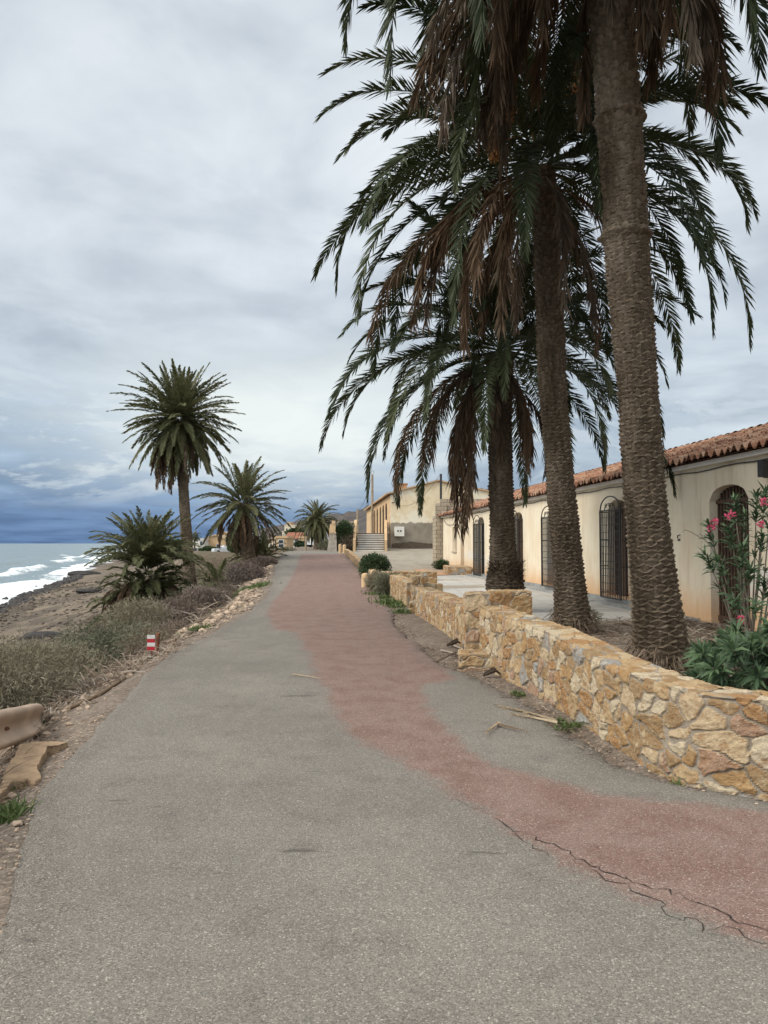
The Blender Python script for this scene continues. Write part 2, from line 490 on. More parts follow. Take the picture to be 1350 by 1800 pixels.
    M['scrub_brown'] = m_leaf('scrub_brown', [(0.0, (0.10, 0.075, 0.06)), (0.5, (0.20, 0.155, 0.13)), (1.0, (0.33, 0.265, 0.22))], 0.85, 0.1, 0.1)
    M['bush'] = m_leaf('bush', [(0.0, (0.020, 0.035, 0.014)), (0.5, (0.045, 0.075, 0.025)), (1.0, (0.10, 0.14, 0.05))], 0.5, 0.15, 0.4)
    M['grass'] = m_leaf('grass', [(0.0, (0.05, 0.085, 0.025)), (0.5, (0.10, 0.15, 0.045)), (1.0, (0.22, 0.24, 0.10))], 0.6, 0.25, 0.3)
    M['oleander'] = m_leaf('oleander', [(0.0, (0.030, 0.052, 0.026)), (0.45, (0.058, 0.098, 0.045)), (0.8, (0.10, 0.155, 0.07)), (1.0, (0.17, 0.21, 0.10))], 0.55, 0.2, 0.3)
    M['petal'] = m_leaf('petal', [(0.0, (0.55, 0.05, 0.13)), (1.0, (0.75, 0.19, 0.27))], 0.6, 0.3, 0.3)
    M['twig'] = m_simple('twig', (0.24, 0.20, 0.15), (0.14, 0.11, 0.08), 14, 0.9, rnd=0.2)
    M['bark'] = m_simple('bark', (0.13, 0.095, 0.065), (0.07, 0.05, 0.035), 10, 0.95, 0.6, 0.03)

    # plasters
    def plaster(name, base, alt, stain, zlo, zhi, patch, hi=None, pz=(0.3, 1.2)):
        m, k = new_mat(name); P = geo(k)
        sep = k.n.new('ShaderNodeSeparateXYZ'); k.l.new(P, sep.inputs[0])
        z = sep.outputs[2]
        n1 = k.noise(P, 0.9, 6, 0.6); n2 = k.noise(P, 6, 6, 0.65); nv = k.noise(k.scale(P, (5, 5, 0.5)), 1.2, 5, 0.6)
        c = k.mix(k.smooth(n1, 0.35, 0.65), base, alt)
        c = k.mix(k.smooth(nv, 0.5, 0.7, 0, 0.5), c, tuple(x * q for x, q in zip(base, (0.74, 0.70, 0.66))))
        zz = k.math('ADD', z, k.math('MULTIPLY', k.math('SUBTRACT', n1, 0.5), 1.3))
        pm = k.math('MULTIPLY', k.smooth(k.noise(P, 0.55, 3, 0.5, 0.4), 0.50, 0.56), k.math('MULTIPLY', k.smooth(zz, pz[0], pz[0] + 0.15), k.smooth(zz, pz[1], pz[1] - 0.12)))
        c = k.mix(k.math('MULTIPLY', pm, 0.75), c, patch)
        zz2 = k.math('ADD', z, k.math('MULTIPLY', k.math('SUBTRACT', k.noise(k.scale(P, (2, 2, 0.8)), 1.3, 5, 0.6), 0.5), 0.75))
        c = k.mix(k.smooth(zz2, zhi, zlo, 0, 0.75), c, stain)
        c = k.mix(k.smooth(n2, 0.6, 0.8, 0, 0.25), c, tuple(x * 0.6 for x in base))
        finish(k, c, 0.92, k.math('ADD', n2, k.noise(P, 40, 3, 0.6)), 0.25, 0.012, 0.15)
        return m
    M['plaster'] = plaster('plaster', (0.72, 0.60, 0.43), (0.78, 0.685, 0.52), (0.62, 0.34, 0.15), 0.12, 1.0, (0.70, 0.67, 0.60))
    M['plaster_white'] = m_simple('plaster_white', (0.72, 0.69, 0.62), (0.62, 0.57, 0.48), 1.5, 0.9, 0.1)
    M['ochre'] = m_simple('ochre', (0.60, 0.42, 0.24), (0.52, 0.35, 0.19), 2.0, 0.92, 0.15)
    m, k = new_mat('gable_plaster'); P = geo(k)
    sep = k.n.new('ShaderNodeSeparateXYZ'); k.l.new(P, sep.inputs[0]); z = sep.outputs[2]
    n1 = k.noise(P, 0.5, 6, 0.65); n2 = k.noise(P, 2.5, 6, 0.65)
    c = k.mix(k.smooth(n2, 0.35, 0.65), (0.66, 0.52, 0.33), (0.74, 0.62, 0.43))
    c = k.mix(k.smooth(n1, 0.48, 0.6, 0, 0.75), c, (0.78, 0.72, 0.58))
    zz = k.math('ADD', z, k.math('MULTIPLY', k.math('SUBTRACT', n2, 0.5), 0.5))
    cem = k.mix(k.smooth(k.noise(P, 1.2, 5, 0.6), 0.35, 0.65), (0.23, 0.195, 0.15), (0.30, 0.26, 0.20))
    c = k.mix(k.smooth(zz, 3.25, 3.15), c, cem)
    finish(k, c, 0.95, n2, 0.3, 0.02, 0.1); M['gable'] = m

    # concrete blocks
    m, k = new_mat('block'); P = geo(k)
    tc = k.node('ShaderNodeTexCoord', 'Object')
    sep = k.n.new('ShaderNodeSeparateXYZ'); k.l.new(P, sep.inputs[0])
    cb = k.n.new('ShaderNodeCombineXYZ'); k.val(cb.inputs[0], k.math('ADD', sep.outputs[0], sep.outputs[1])); k.l.new(sep.outputs[2], cb.inputs[1])
    br = k.n.new('ShaderNodeTexBrick'); k.l.new(cb.outputs[0], br.inputs['Vector'])
    for nm, v_ in (('Color1', (0.36, 0.30, 0.215, 1)), ('Color2', (0.46, 0.39, 0.29, 1)), ('Mortar', (0.20, 0.165, 0.12, 1))): br.inputs[nm].default_value = v_
    br.inputs['Scale'].default_value = 1.0; br.inputs['Brick Width'].default_value = 0.46; br.inputs['Row Height'].default_value = 0.24; br.inputs['Mortar Size'].default_value = 0.018
    c = k.mix(k.smooth(k.noise(P, 3, 6, 0.7), 0.45, 0.75, 0, 0.5), br.outputs['Color'], (0.24, 0.2, 0.15))
    finish(k, c, 0.95, k.math('ADD', k.math('MULTIPLY', br.outputs['Fac'], -1.0), k.noise(P, 30, 4)), 0.5, 0.02, 0.1); M['block'] = m

    # roof tiles
    m, k = new_mat('roof_tile'); P = geo(k)
    n1 = k.noise(P, 7, 6, 0.7); n2 = k.noise(P, 30, 4, 0.7)
    c = k.ramp(attr(k, 'rnd'), [(0.0, (0.17, 0.085, 0.055)), (0.3, (0.27, 0.125, 0.075)), (0.55, (0.34, 0.16, 0.095)), (0.8, (0.42, 0.26, 0.17)), (1.0, (0.26, 0.15, 0.10))])
    c = k.mix(k.smooth(n1, 0.48, 0.68, 0, 0.7), c, (0.52, 0.36, 0.235))
    c = k.mix(k.smooth(n2, 0.5, 0.68, 0, 0.6), c, (0.10, 0.065, 0.045))
    finish(k, c, 0.9, n2, 0.5, 0.01, 0.15); M['roof_tile'] = m
    M['roof_far'] = m_simple('roof_far', (0.36, 0.14, 0.08), (0.22, 0.09, 0.06), 1.5, 0.9, rnd=0.1)
    M['roof_pale'] = m_simple('roof_pale', (0.50, 0.36, 0.23), (0.38, 0.25, 0.15), 1.5, 0.9)

    # terrace slabs
    m, k = new_mat('paving'); P = geo(k)
    br = k.n.new('ShaderNodeTexBrick'); k.l.new(P, br.inputs['Vector'])
    br.offset = 0.0
    for nm, v_ in (('Color1', (0.40, 0.38, 0.34, 1)), ('Color2', (0.47, 0.45, 0.41, 1)), ('Mortar', (0.29, 0.27, 0.24, 1))): br.inputs[nm].default_value = v_
    br.inputs['Scale'].default_value = 1.0; br.inputs['Brick Width'].default_value = 0.6; br.inputs['Row Height'].default_value = 0.6; br.inputs['Mortar Size'].default_value = 0.012
    c = k.mix(k.smooth(k.noise(P, 1.2, 6, 0.7), 0.45, 0.7, 0, 0.5), br.outputs['Color'], (0.36, 0.32, 0.265))
    finish(k, c, 0.7, k.math('MULTIPLY', br.outputs['Fac'], -1.0), 0.3, 0.01, 0.3); M['paving'] = m
    M['plinth'] = m_simple('plinth', (0.33, 0.33, 0.31), (0.22, 0.215, 0.20), 3, 0.85)
    M['terracotta'] = m_simple('terracotta', (0.46, 0.27, 0.15), (0.36, 0.2, 0.11), 2, 0.9)

    M['iron'] = m_simple('iron', (0.020, 0.020, 0.022), (0.035, 0.03, 0.028), 20, 0.5, spec=0.4)
    M['wood_dark'] = m_simple('wood_dark', (0.105, 0.060, 0.038), (0.06, 0.036, 0.025), 8, 0.75)
    M['wood_mid'] = m_simple('wood_mid', (0.21, 0.15, 0.095), (0.14, 0.1, 0.065), 8, 0.75)
    M['wood_black'] = m_simple('wood_black', (0.030, 0.022, 0.018), (0.018, 0.014, 0.012), 8, 0.7)
    M['wood_tan'] = m_simple('wood_tan', (0.47, 0.335, 0.20), (0.38, 0.26, 0.15), 4, 0.8)
    M['glass'] = m_simple('glass', (0.030, 0.034, 0.038), (0.045, 0.05, 0.055), 1, 0.12, 0.0, spec=0.6)
    M['dark'] = m_simple('dark', (0.02, 0.018, 0.016), (0.03, 0.027, 0.024), 1, 0.8)
    M['concrete'] = m_simple('concrete', (0.42, 0.37, 0.30), (0.30, 0.26, 0.20), 4, 0.9)
    M['slab'] = m_simple('slab', (0.42, 0.29, 0.175), (0.29, 0.20, 0.125), 9, 0.95, 0.8, 0.02, detail=8)
    M['rail'] = m_simple('rail', (0.50, 0.36, 0.25), (0.38, 0.27, 0.185), 2.2, 0.55, 0.08, 0.003, 0.35)
    M['white_paint'] = m_simple('white_paint', (0.66, 0.62, 0.58), (0.55, 0.52, 0.47), 12, 0.6)
    M['red_paint'] = m_simple('red_paint', (0.46, 0.018, 0.03), (0.36, 0.03, 0.035), 12, 0.55)
    M['rust'] = m_simple('rust', (0.20, 0.085, 0.045), (0.12, 0.05, 0.03), 15, 0.9)
    M['rock'] = m_simple('rock', (0.47, 0.32, 0.17), (0.25, 0.17, 0.10), 3, 0.95, 0.7, 0.06, rnd=0.25)
    M['rock_dark'] = m_simple('rock_dark', (0.07, 0.062, 0.055), (0.035, 0.032, 0.03), 3, 0.8, 0.7, 0.06, rnd=0.25)
    M['gravel'] = m_simple('gravel', (0.40, 0.30, 0.215), (0.24, 0.18, 0.13), 5, 0.95, rnd=0.5)
    M['pebble'] = m_simple('pebble', (0.16, 0.125, 0.09), (0.07, 0.058, 0.046), 5, 0.95, rnd=0.6)
    M['hill'] = m_simple('hill', (0.06, 0.054, 0.052), (0.10, 0.08, 0.068), 0.02, 1.0, 0, detail=8)
    M['car_paint'] = m_simple('car_paint', (0.62, 0.62, 0.61), (0.6, 0.6, 0.6), 3, 0.3, 0.0, spec=0.5)
    M['tyre'] = m_simple('tyre', (0.02, 0.02, 0.02), (0.03, 0.03, 0.03), 8, 0.9)
    M['pole'] = m_simple('pole', (0.34, 0.27, 0.19), (0.24, 0.19, 0.13), 3, 0.9)
    M['fabric'] = m_simple('fabric', (0.42, 0.30, 0.17), (0.3, 0.2, 0.12), 3, 0.9)
    return M


M = make_materials()

# ------------------------------------------------------------------ terrain
RY = np.array([-40, 1.0, 2.5, 3.6, 4.86, 8.8, 11, 14, 18, 22.8, 28, 36, 40, 46, 60, 100, 200, 1000, 4000.])
RXL = np.array([-1.3, -0.9, -1.25, -1.72, -2.16, -2.85, -3.03, -3.08, -3.15, -3.45, -4.1, -5.1, -5.5, -6.05, -7.5, -11, -20, -70, -250.])
RYr = np.array([-40, 3.5, 4.6, 5.2, 5.7, 6.5, 7.5, 9.0, 10.5, 14.9, 22.8, 28, 36, 40, 46, 60, 100, 200, 1000, 4000.])
RXR = np.array([3.6, 3.6, 2.7, 1.95, 1.66, 1.55, 1.45, 1.12, 0.76, 0.27, 0.0, -0.45, -1.15, -1.75, -2.3, -3.7, -7.5, -16, -64, -240.])
RZ_Y = np.array([-40, 22, 26, 28, 30, 36, 40, 43, 46, 50, 60, 100, 200, 4000.])
RZ_Z = np.array([0, 0, 0.04, 0.09, 0.16, 0.40, 0.71, 0.88, 0.98, 1.01, 0.98, 1.05, 1.1, 1.1])
def XL(Y): return np.interp(Y, RY, RXL)
def XR(Y): return np.interp(Y, RYr, RXR)
def ZR(Y): return np.interp(Y, RZ_Y, RZ_Z)
def XS(Y): return -10.3 - 0.315 * np.maximum(Y, -30) + 0.5 * np.sin(Y * 0.07) + 0.25 * np.sin(Y * 0.31 + 1)
SEA = -3.4


def left_drop(d, D):
    """height below the road edge, d metres to the left of it, D metres to the waterline; last value is SEA level"""
    t = d / D
    near = np.interp(d, [0, 0.3, 0.95, 1.5, 2.4, 4.0], [0.012, 0.0, -0.03, -0.40, -0.85, -1.25])
    tm = np.interp(t, [0, 0.15, 0.3, 0.5, 0.58, 0.8, 1.0, 1.25, 1.6], [0, -0.9, -1.45, -2.3, -2.62, -3.05, -3.4, -3.9, -4.6])
    return np.where(d < 4.0, np.minimum(near, 0.5 * near + 0.5 * tm), np.minimum(tm, -1.1))


def H(X, Y):
    X = np.asarray(X, float); Y = np.asarray(Y, float)
    xl = XL(Y); xr = XR(Y); zr = ZR(Y); xs = XS(Y)
    D = np.maximum(xl - xs, 8.0)
    d = xl - X
    hl = zr + left_drop(np.maximum(d, 0), D) * (zr + 3.4) / 3.4
    hl = hl + np.where(d > 0.5, fbm(X * 0.5, Y * 0.5, 4, 3) * np.clip((d - 0.5) * 0.4, 0, 0.5), 0)
    tq = d / D
    plat = np.clip((Y - 85) / 30, 0, 1) * np.clip((0.62 - tq) / 0.12, 0, 1)
    hl = hl + plat * (np.maximum(hl, 0.1) - hl)
    e = X - xr
    back = np.interp(Y, [26, 40, 47, 54, 60, 75, 4000], [0.05, 0.03, 0.07, 0.62, 1.2, 1.32, 1.35])
    w = np.clip(e / 3.4, 0, 1); w = w * w * (3 - 2 * w)
    hr = zr * (1 - w) + back * w + fbm(X * 0.4, Y * 0.4, 4, 9) * np.clip(e * 0.25, 0, 0.16) * (np.clip(Y - 26, 0, 1))
    mid = zr - 0.03
    return np.where(d > 0, hl, np.where(e > 0, hr + 0.0, mid))


def ground_z(x, y):
    return float(H(np.array([x]), np.array([y]))[0])


def build_ground():
    ys = np.concatenate([np.arange(-40, 0, 4.0), np.arange(0, 30, 0.2), np.arange(30, 70, 0.5), 70 * 1.035 ** np.arange(0, 120)])
    rows = []; zone = []; pale = []
    dl = np.concatenate([np.arange(0, 1.6, 0.1), np.arange(1.6, 4.0, 0.2)])
    tl = np.linspace(0, 1.7, 60) ** 1.1
    er = np.concatenate([np.arange(0, 3.0, 0.15), 3.0 * 1.11 ** np.arange(0, 68)])
    for Y in ys:
        xl, xr, xs = XL(Y), XR(Y), XS(Y)
        D = max(xl - xs, 8.0)
        ld = np.concatenate([dl, 4.0 + tl[1:] * (D * 1.6 - 4.0) / tl[-1]])
        X = np.concatenate([(xl - ld)[::-1], np.linspace(xl, xr, 6)[1:-1], xr + er])
        rows.append(np.stack([X, np.full_like(X, Y)], -1))
        t = (xl - X) / D
        d = xl - X
        z = np.where(d <= 0, 0.0, np.interp(d, [0, 0.75, 1.2, 3], [0.3, 0.6, 1.0, 1.3]))
        z = np.where(t > 0.3, np.interp(t, [0.3, 0.42, 0.55, 0.90, 0.97, 1.03], [1.35, 1.8, 2.3, 2.55, 2.95, 3.6]), z)
        zone.append(z)
        e = X - xr
        pale.append(np.where((Y > 22) & (e > 0.6), 1.0, 0.0) * np.clip((Y - 22) / 4, 0, 1))
    nc = len(rows[0]); nr = len(rows)
    P = np.array(rows).reshape(-1, 2)
    Z = H(P[:, 0], P[:, 1])
    V = np.column_stack([P, Z])
    g = obj('ground', V, grid_faces(nr, nc), M['ground'], attrs={'zone': np.array(zone).ravel(), 'pale': np.array(pale).ravel()}, smooth=True)
    tag(g, kind='structure')


_TS = 1.5 * 1.004 ** np.arange(0, 1300)


def ground_pt(px, py):
    """point of the ground seen at a pixel (walks the ray)"""
    d = ray(px, py)
    x, y = d[0] * _TS, d[1] * _TS; z = EYE + d[2] * _TS
    h = np.where((XL(y) < x) & (x < XR(y)), ZR(y), H(x, y))
    k = int(np.argmax(z <= h)) if bool(np.any(z <= h)) else len(_TS) - 1
    return (float(x[k]), float(y[k]), float(h[k]))


def poly_sd(P, poly):
    poly = np.array(poly); n = len(poly)
    best = np.full(len(P), 1e9); inside = np.zeros(len(P), bool)
    for i in range(n):
        a = poly[i]; b = poly[(i + 1) % n]; ab = b - a
        t = np.clip(((P - a) @ ab) / (ab @ ab + 1e-12), 0, 1)
        dd = np.linalg.norm(P - (a + t[:, None] * ab), axis=1)
        best = np.minimum(best, dd)
        c = (a[1] > P[:, 1]) != (b[1] > P[:, 1])
        xi = a[0] + (P[:, 1] - a[1]) * ab[0] / (ab[1] if abs(ab[1]) > 1e-9 else 1e-9)
        inside ^= c & (P[:, 0] < xi)
    return np.where(inside, -best, best)


def build_road():
    ys = np.concatenate([np.arange(-12, 1.5, 0.5), np.arange(1.5, 16, 0.09), np.arange(16, 30, 0.18), np.arange(30, 62, 0.4)])
    nc = 70
    rows = []; edge = []
    for Y in ys:
        xl, xr = float(XL(Y)), float(XR(Y))
        wl = 0.10 * float(fbm(np.array([Y * 1.7]), np.array([3.3]), 4, 5)[0]) * 2
        wr = 0.16 * float(fbm(np.array([Y * 1.3]), np.array([8.3]), 4, 6)[0]) * 2
        X = np.linspace(xl + wl, xr + wr, nc)
        rows.append(np.stack([X, np.full_like(X, Y)], -1))
        edge.append(np.minimum((X - X[0]), (X[-1] - X) * 1.0))
    P = np.array(rows).reshape(-1, 2)
    Lp = [(530, 975), (520, 1000), (500, 1036), (476, 1060), (468, 1082), (482, 1108), (519, 1114), (533, 1135), (553, 1190), (575, 1228), (590, 1258), (615, 1290), (645, 1316), (700, 1342), (770, 1385), (850, 1436), (912, 1480), (985, 1530), (1090, 1578), (1180, 1612), (1350, 1675), (1700, 1790)]
    Rp = [(1700, 1500), (1350, 1432), (1180, 1412), (1040, 1398), (960, 1372), (880, 1352), (835, 1330), (790, 1290), (762, 1255), (745, 1225), (738, 1208), (800, 1200), (790, 1185), (765, 1150), (742, 1110), (722, 1085), (698, 1060), (668, 1030), (640, 1005), (618, 985), (607, 974)]
    poly = [ground_pt(*p)[:2] for p in Lp + Rp]
    sd = np.clip(poly_sd(P, poly), -3, 3)
    Z = ZR(P[:, 1]) + 0.006 + 0.012 * fbm(P[:, 0] * 0.6, P[:, 1] * 0.6, 2, 2)
    E = np.array(edge).ravel()
    Z = Z - np.clip(0.05 - E, 0, 0.05) * 0.6 + 0.01
    r = obj('road', np.column_stack([P, Z]), grid_faces(len(ys), nc), M['asphalt'], attrs={'red': sd, 'edge': E}, smooth=True)
    tag(r, kind='structure')
    # cracks along the edge of the red coat
    def crack(pts, w, seed):
        mb = MB(); rr = random.Random(seed)
        W = [onz(px, py, 0.0) for px, py in pts]
        path = []
        for a, b in zip(W[:-1], W[1:]):
            L = math.dist(a, b); n = max(2, int(L / 0.03))
            for i in range(n):
                t = i / n
                path.append((a[0] + (b[0] - a[0]) * t + rr.gauss(0, 0.010) + 0.015 * math.sin(len(path) * 0.9) * rr.random(), a[1] + (b[1] - a[1]) * t + rr.gauss(0, 0.014) + 0.018 * math.sin(len(path) * 0.55) * rr.random()))
        V = []
        for i, (x, y) in enumerate(path):
            a = path[max(0, i - 1)]; b = path[min(len(path) - 1, i + 1)]
            dx, dy = b[0] - a[0], b[1] - a[1]; L = math.hypot(dx, dy) + 1e-9
            ww = w * 0.85 * (0.25 + 1.2 * rr.random()) * min(1, i / 6 + 0.15, (len(path) - 1 - i) / 6 + 0.15)
            V += [(x - dy / L * ww, y + dx / L * ww), (x + dy / L * ww, y - dx / L * ww)]
        V = np.array(V)
        Zc = 0.006 + 0.012 * fbm(V[:, 0] * 0.6, V[:, 1] * 0.6, 2, 2) + 0.0135
        Fs = [(2 * i, 2 * i + 1, 2 * i + 3, 2 * i + 2) for i in range(len(path) - 1)]
        tag(obj('road_crack', np.column_stack([V, Zc]), Fs, M['crack']), kind='structure')
    crack([(862, 1440), (885, 1455), (905, 1468), (930, 1472), (962, 1490), (1000, 1502), (1030, 1525), (1070, 1540), (1120, 1562), (1160, 1570), (1220, 1590), (1270, 1610), (1310, 1635), (1350, 1648), (1450, 1690)], 0.0042, 1)
    crack([(898, 1462), (912, 1480), (945, 1496), (985, 1520)], 0.003, 2)
    crack([(1005, 1518), (1020, 1528), (1050, 1535), (1068, 1555), (1100, 1560), (1130, 1578), (1160, 1594), (1175, 1614), (1220, 1625), (1238, 1648), (1262, 1655), (1300, 1660)], 0.0034, 3)
    crack([(1035, 1550), (1068, 1553), (1100, 1560)], 0.0022, 4)
    crack([(1240, 1640), (1262, 1632), (1300, 1645), (1322, 1660), (1350, 1672), (1420, 1700)], 0.0036, 5)
    crack([(745, 1405), (800, 1412), (862, 1440)], 0.0018, 6)


def build_sea():
    ys = np.concatenate([np.linspace(-300, 5, 30), np.arange(8, 60, 0.45), np.arange(60, 160, 1.0), 160 * 1.045 ** np.arange(0, 110)])
    o = np.concatenate([np.arange(-4, 40, 0.5), 40 * 1.07 ** np.arange(0, 93)])
    YY, OO = np.meshgrid(ys, o, indexing='ij')
    n = vnoise(YY * 0.06, OO * 0.02, 21); n2 = vnoise(YY * 0.16, OO * 0.05, 22)
    ph = OO + 5 * (n - 0.5) + 2.0 * (n2 - 0.5)
    Z = np.zeros_like(YY); foam = np.zeros_like(YY)
    for c, h, wdt, brk in ((5.0, 0.25, 1.2, 0.15), (12.5, 0.55, 1.7, 0.35), (22, 0.6, 2.0, 0.62), (34, 0.45, 2.2, 0.78)):
        amp = np.clip(vnoise(YY * 0.05, np.full_like(YY, c), 31) * 1.6, 0.2, 1.2)
        p = np.where(ph > c, np.exp(-((ph - c) / (wdt * 1.9)) ** 2), np.exp(-((ph - c) / (wdt * 0.75)) ** 2))
        Z += h * amp * p
        on = np.clip((vnoise(YY * 0.045 + 3, np.full_like(YY, c * 1.3), 41) - brk) * 5, 0, 1)
        foam += on * np.where(ph < c + 0.3, np.exp(-((ph - c) / (wdt * 2.6)) ** 2), np.exp(-((ph - c) / 0.7) ** 2))
    foam += np.exp(-(np.maximum(ph, 0) / 3.2) ** 2) * 0.95
    # a few whitecaps further out
    wc = (vnoise(YY * 0.10, OO * 0.55, 51) > 0.88) & (OO > 30) & (OO < 160)
    foam += np.where(wc, 0.55, 0)
    Z += 0.12 * fbm(YY * 0.25, OO * 0.25, 3, 61) * np.exp(-OO / 300) * 2
    foam = np.clip(foam, 0, 1.1)
    X = XS(YY) + 0.0 - OO
    V = np.stack([X, YY, SEA + Z], -1).reshape(-1, 3)
    s = obj('water', V, grid_faces(len(ys), len(o))[:, ::-1], M['water'], attrs={'foam': foam.ravel()}, smooth=True)
    tag(s, kind='structure')


def build_hills():
    # rows of dry hills inland, far behind the village
    def hill(pts, Y, depth, name, seed):
        xs = np.linspace(pts[0][0], pts[-1][0], 160)
        top = np.interp(xs, [p[0] for p in pts], [p[1] for p in pts])
        nr = 26; V = []
        for i in range(nr):
            t = i / (nr - 1)
            for x, y in zip(xs, top):
                P = at(x, y, Y); hgt = P[2] + 2 + (fbm(np.array([x * 0.13]), np.array([seed * 1.0]), 4, seed)[0]) * 0.18 * (P[2] + 10)
                yy = Y - depth + depth * t * 1.0
                prof = math.sin(t * math.pi / 2) ** 1.3
                zz = prof * hgt + float(fbm(np.array([P[0] * 0.006]), np.array([yy * 0.006]), 4, seed + 3)[0]) * hgt * 0.35 * math.sin(t * math.pi)
                V.append((P[0], yy, zz - 2))
        for x, y in zip(xs, top):
            P = at(x, y, Y); V.append((P[0], Y + depth, -5))
        tag(obj(name, V, grid_faces(nr + 1, len(xs)), M['hill'], smooth=True), kind='structure')
    hill([(395, 955), (420, 945), (455, 935), (485, 928), (505, 925), (530, 918), (560, 912), (590, 906), (618, 905), (640, 898), (665, 890), (700, 895), (740, 880), (800, 868), (850, 859), (880, 862), (1000, 880), (1400, 860)], 1600, 600, 'hills', 5)
    hill([(440, 950), (470, 940), (490, 930), (505, 922), (520, 925), (548, 936), (580, 926), (600, 915), (640, 926), (700, 930), (900, 940)], 900, 250, 'hills', 11)


build_ground(); build_road(); build_sea(); build_hills()


# ------------------------------------------------------------------ rubble stone walls
def stone_field(u, v, seed, cw=0.165, ch=0.145):
    """rubble pattern on a surface measured in metres -> height (m), stone mask, tone"""
    wu = u + 0.085 * (vnoise(u * 6, v * 6, seed + 1) - 0.5) + 0.03 * (vnoise(u * 18, v * 18, seed + 13) - 0.5)
    wv = v + 0.085 * (vnoise(u * 6 + 9, v * 6, seed + 2) - 0.5) + 0.03 * (vnoise(u * 18, v * 18 + 7, seed + 14) - 0.5)
    gu = wu / cw; gv = wv / ch
    iu = np.floor(gu); iv = np.floor(gv)
    d1 = np.full(u.shape, 9.0); d2 = np.full(u.shape, 9.0); tone = np.zeros(u.shape); lift = np.zeros(u.shape)
    tx = np.zeros(u.shape); ty = np.zeros(u.shape)
    for a in (-2, -1, 0, 1, 2):
        for b in (-2, -1, 0, 1, 2):
            cu = iu + a; cv = iv + b
            skip = hash2(cu, cv, seed + 9) < 0.26                   # missing seeds make some stones bigger
            qx = cu + 0.08 + 0.84 * hash2(cu, cv, seed + 3); qy = cv + 0.08 + 0.84 * hash2(cu, cv, seed + 4)
            dd = np.hypot((gu - qx), (gv - qy)) + np.where(skip, 99, 0)
            h = hash2(cu, cv, seed + 5); l = hash2(cu, cv, seed + 6)
            new = dd < d1
            d2 = np.where(new, d1, np.minimum(d2, dd))
            tone = np.where(new, h, tone); lift = np.where(new, l, lift)
            tx = np.where(new, (gu - qx) * (h - 0.5), tx); ty = np.where(new, (gv - qy) * (l - 0.5), ty)
            d1 = np.where(new, dd, d1)
    e = (d2 - d1) * min(cw, ch) - 0.016 * vnoise(u * 16, v * 16, seed + 11)
    mask = np.clip((e - 0.002) / 0.016, 0, 1)
    face = fbm(u * 9, v * 9, 4, seed + 12)
    hgt = mask * (0.007 + 0.013 * lift + 0.030 * (tx + ty) + 0.022 * face) + 0.012 * fbm(u * 30, v * 30, 3, seed) * (0.5 + mask)
    return hgt, mask, tone


def sweep_wall(path, hts, thick, res, seed, name='masonry', endcaps=True, top_pale=True):
    """path: front face line (x, y) from far to near with the wall's body on the +side; returns V,F,attrs"""
    path = np.array(path, float)
    seg = np.linalg.norm(np.diff(path, axis=0), axis=1); s = np.concatenate([[0], np.cumsum(seg)])
    n = max(2, int(s[-1] / res)); ss = np.linspace(0, s[-1], n)
    px = np.interp(ss, s, path[:, 0]); py = np.interp(ss, s, path[:, 1]); hh = np.interp(ss, s, hts)
    # smooth the plan a little
    for _ in range(max(1, int(0.15 / res))):
        px[1:-1] = (px[:-2] + px[1:-1] * 2 + px[2:]) / 4; py[1:-1] = (py[:-2] + py[1:-1] * 2 + py[2:]) / 4
    tx = np.gradient(px); ty = np.gradient(py); L = np.hypot(tx, ty) + 1e-9; tx /= L; ty /= L
    nx, ny = ty, -tx                                   # to the front (road side)
    gz = ZR(py) - 0.06
    rowsV = []; rm = []; rt = []
    H0 = hts[0] if hasattr(hts, '__len__') else hts
    Hm = float(np.max(hh)) + 0.1
    nf = int(Hm / res); nt = max(3, int(thick / res)); r = 0.03
    prof = [(0, i / nf, 'f') for i in range(nf)] + [(j / nt, 1.0, 't') for j in range(nt)] + [(1.0, 1 - i / max(2, nf // 2), 'b') for i in range(max(2, nf // 2) + 1)]
    vv = 0.0; V = []; mk = []; tn = []
    last = None
    for (w, h, side) in prof:
        yv = (h * Hm) if side == 'f' else (Hm + w * thick if side == 't' else Hm + thick + (1 - h) * Hm)
        u_ = ss.copy(); v_ = np.full_like(ss, yv)
        hg, ms, to = stone_field(u_, v_, seed)
        wob = 0.035 * (fbm(ss * 2.2, np.full_like(ss, yv * 1.1), 3, seed + 20))
        base = gz + (hh + 0.06) * h
        if side == 'f':
            off = hg + wob; dz = 0
            # rounded top edge
            k_ = max(0, (h - (1 - r / Hm)) / (r / Hm)); off = off - 0.012 * k_
        elif side == 't':
            off = 0; dz = hg * 0.8 + 0.04 * fbm(ss * 1.6, np.full_like(ss, yv), 3, seed + 30)
        else:
            off = -hg; dz = 0
        X = px - nx * w * thick + nx * off; Y = py - ny * w * thick + ny * off
        Z = base + dz + 0.03 * fbm(ss * 1.3, np.zeros_like(ss), 3, seed + 40) * h
        V.append(np.stack([X, Y, Z], -1)); mk.append(ms); tn.append(to)
    V = np.array(V); nr, nc = V.shape[0], V.shape[1]
    Fs = grid_faces(nr, nc).tolist(); Vl = V.reshape(-1, 3).tolist()
    mkl = np.array(mk).ravel().tolist(); tnl = np.array(tn).ravel().tolist()
    # end caps: fan of the profile ring
    for col in (0, nc - 1):
        ring = [i * nc + col for i in range(nr)]
        ctr = np.mean([Vl[i] for i in ring], axis=0).tolist()
        ci = len(Vl); Vl.append(ctr); mkl.append(0.6); tnl.append(0.5)
        for a, b in zip(ring, ring[1:] + ring[:1]): Fs.append([ci, a, b] if col == 0 else [ci, b, a])
    return Vl, Fs, {'mask': mkl, 'rnd': tnl}


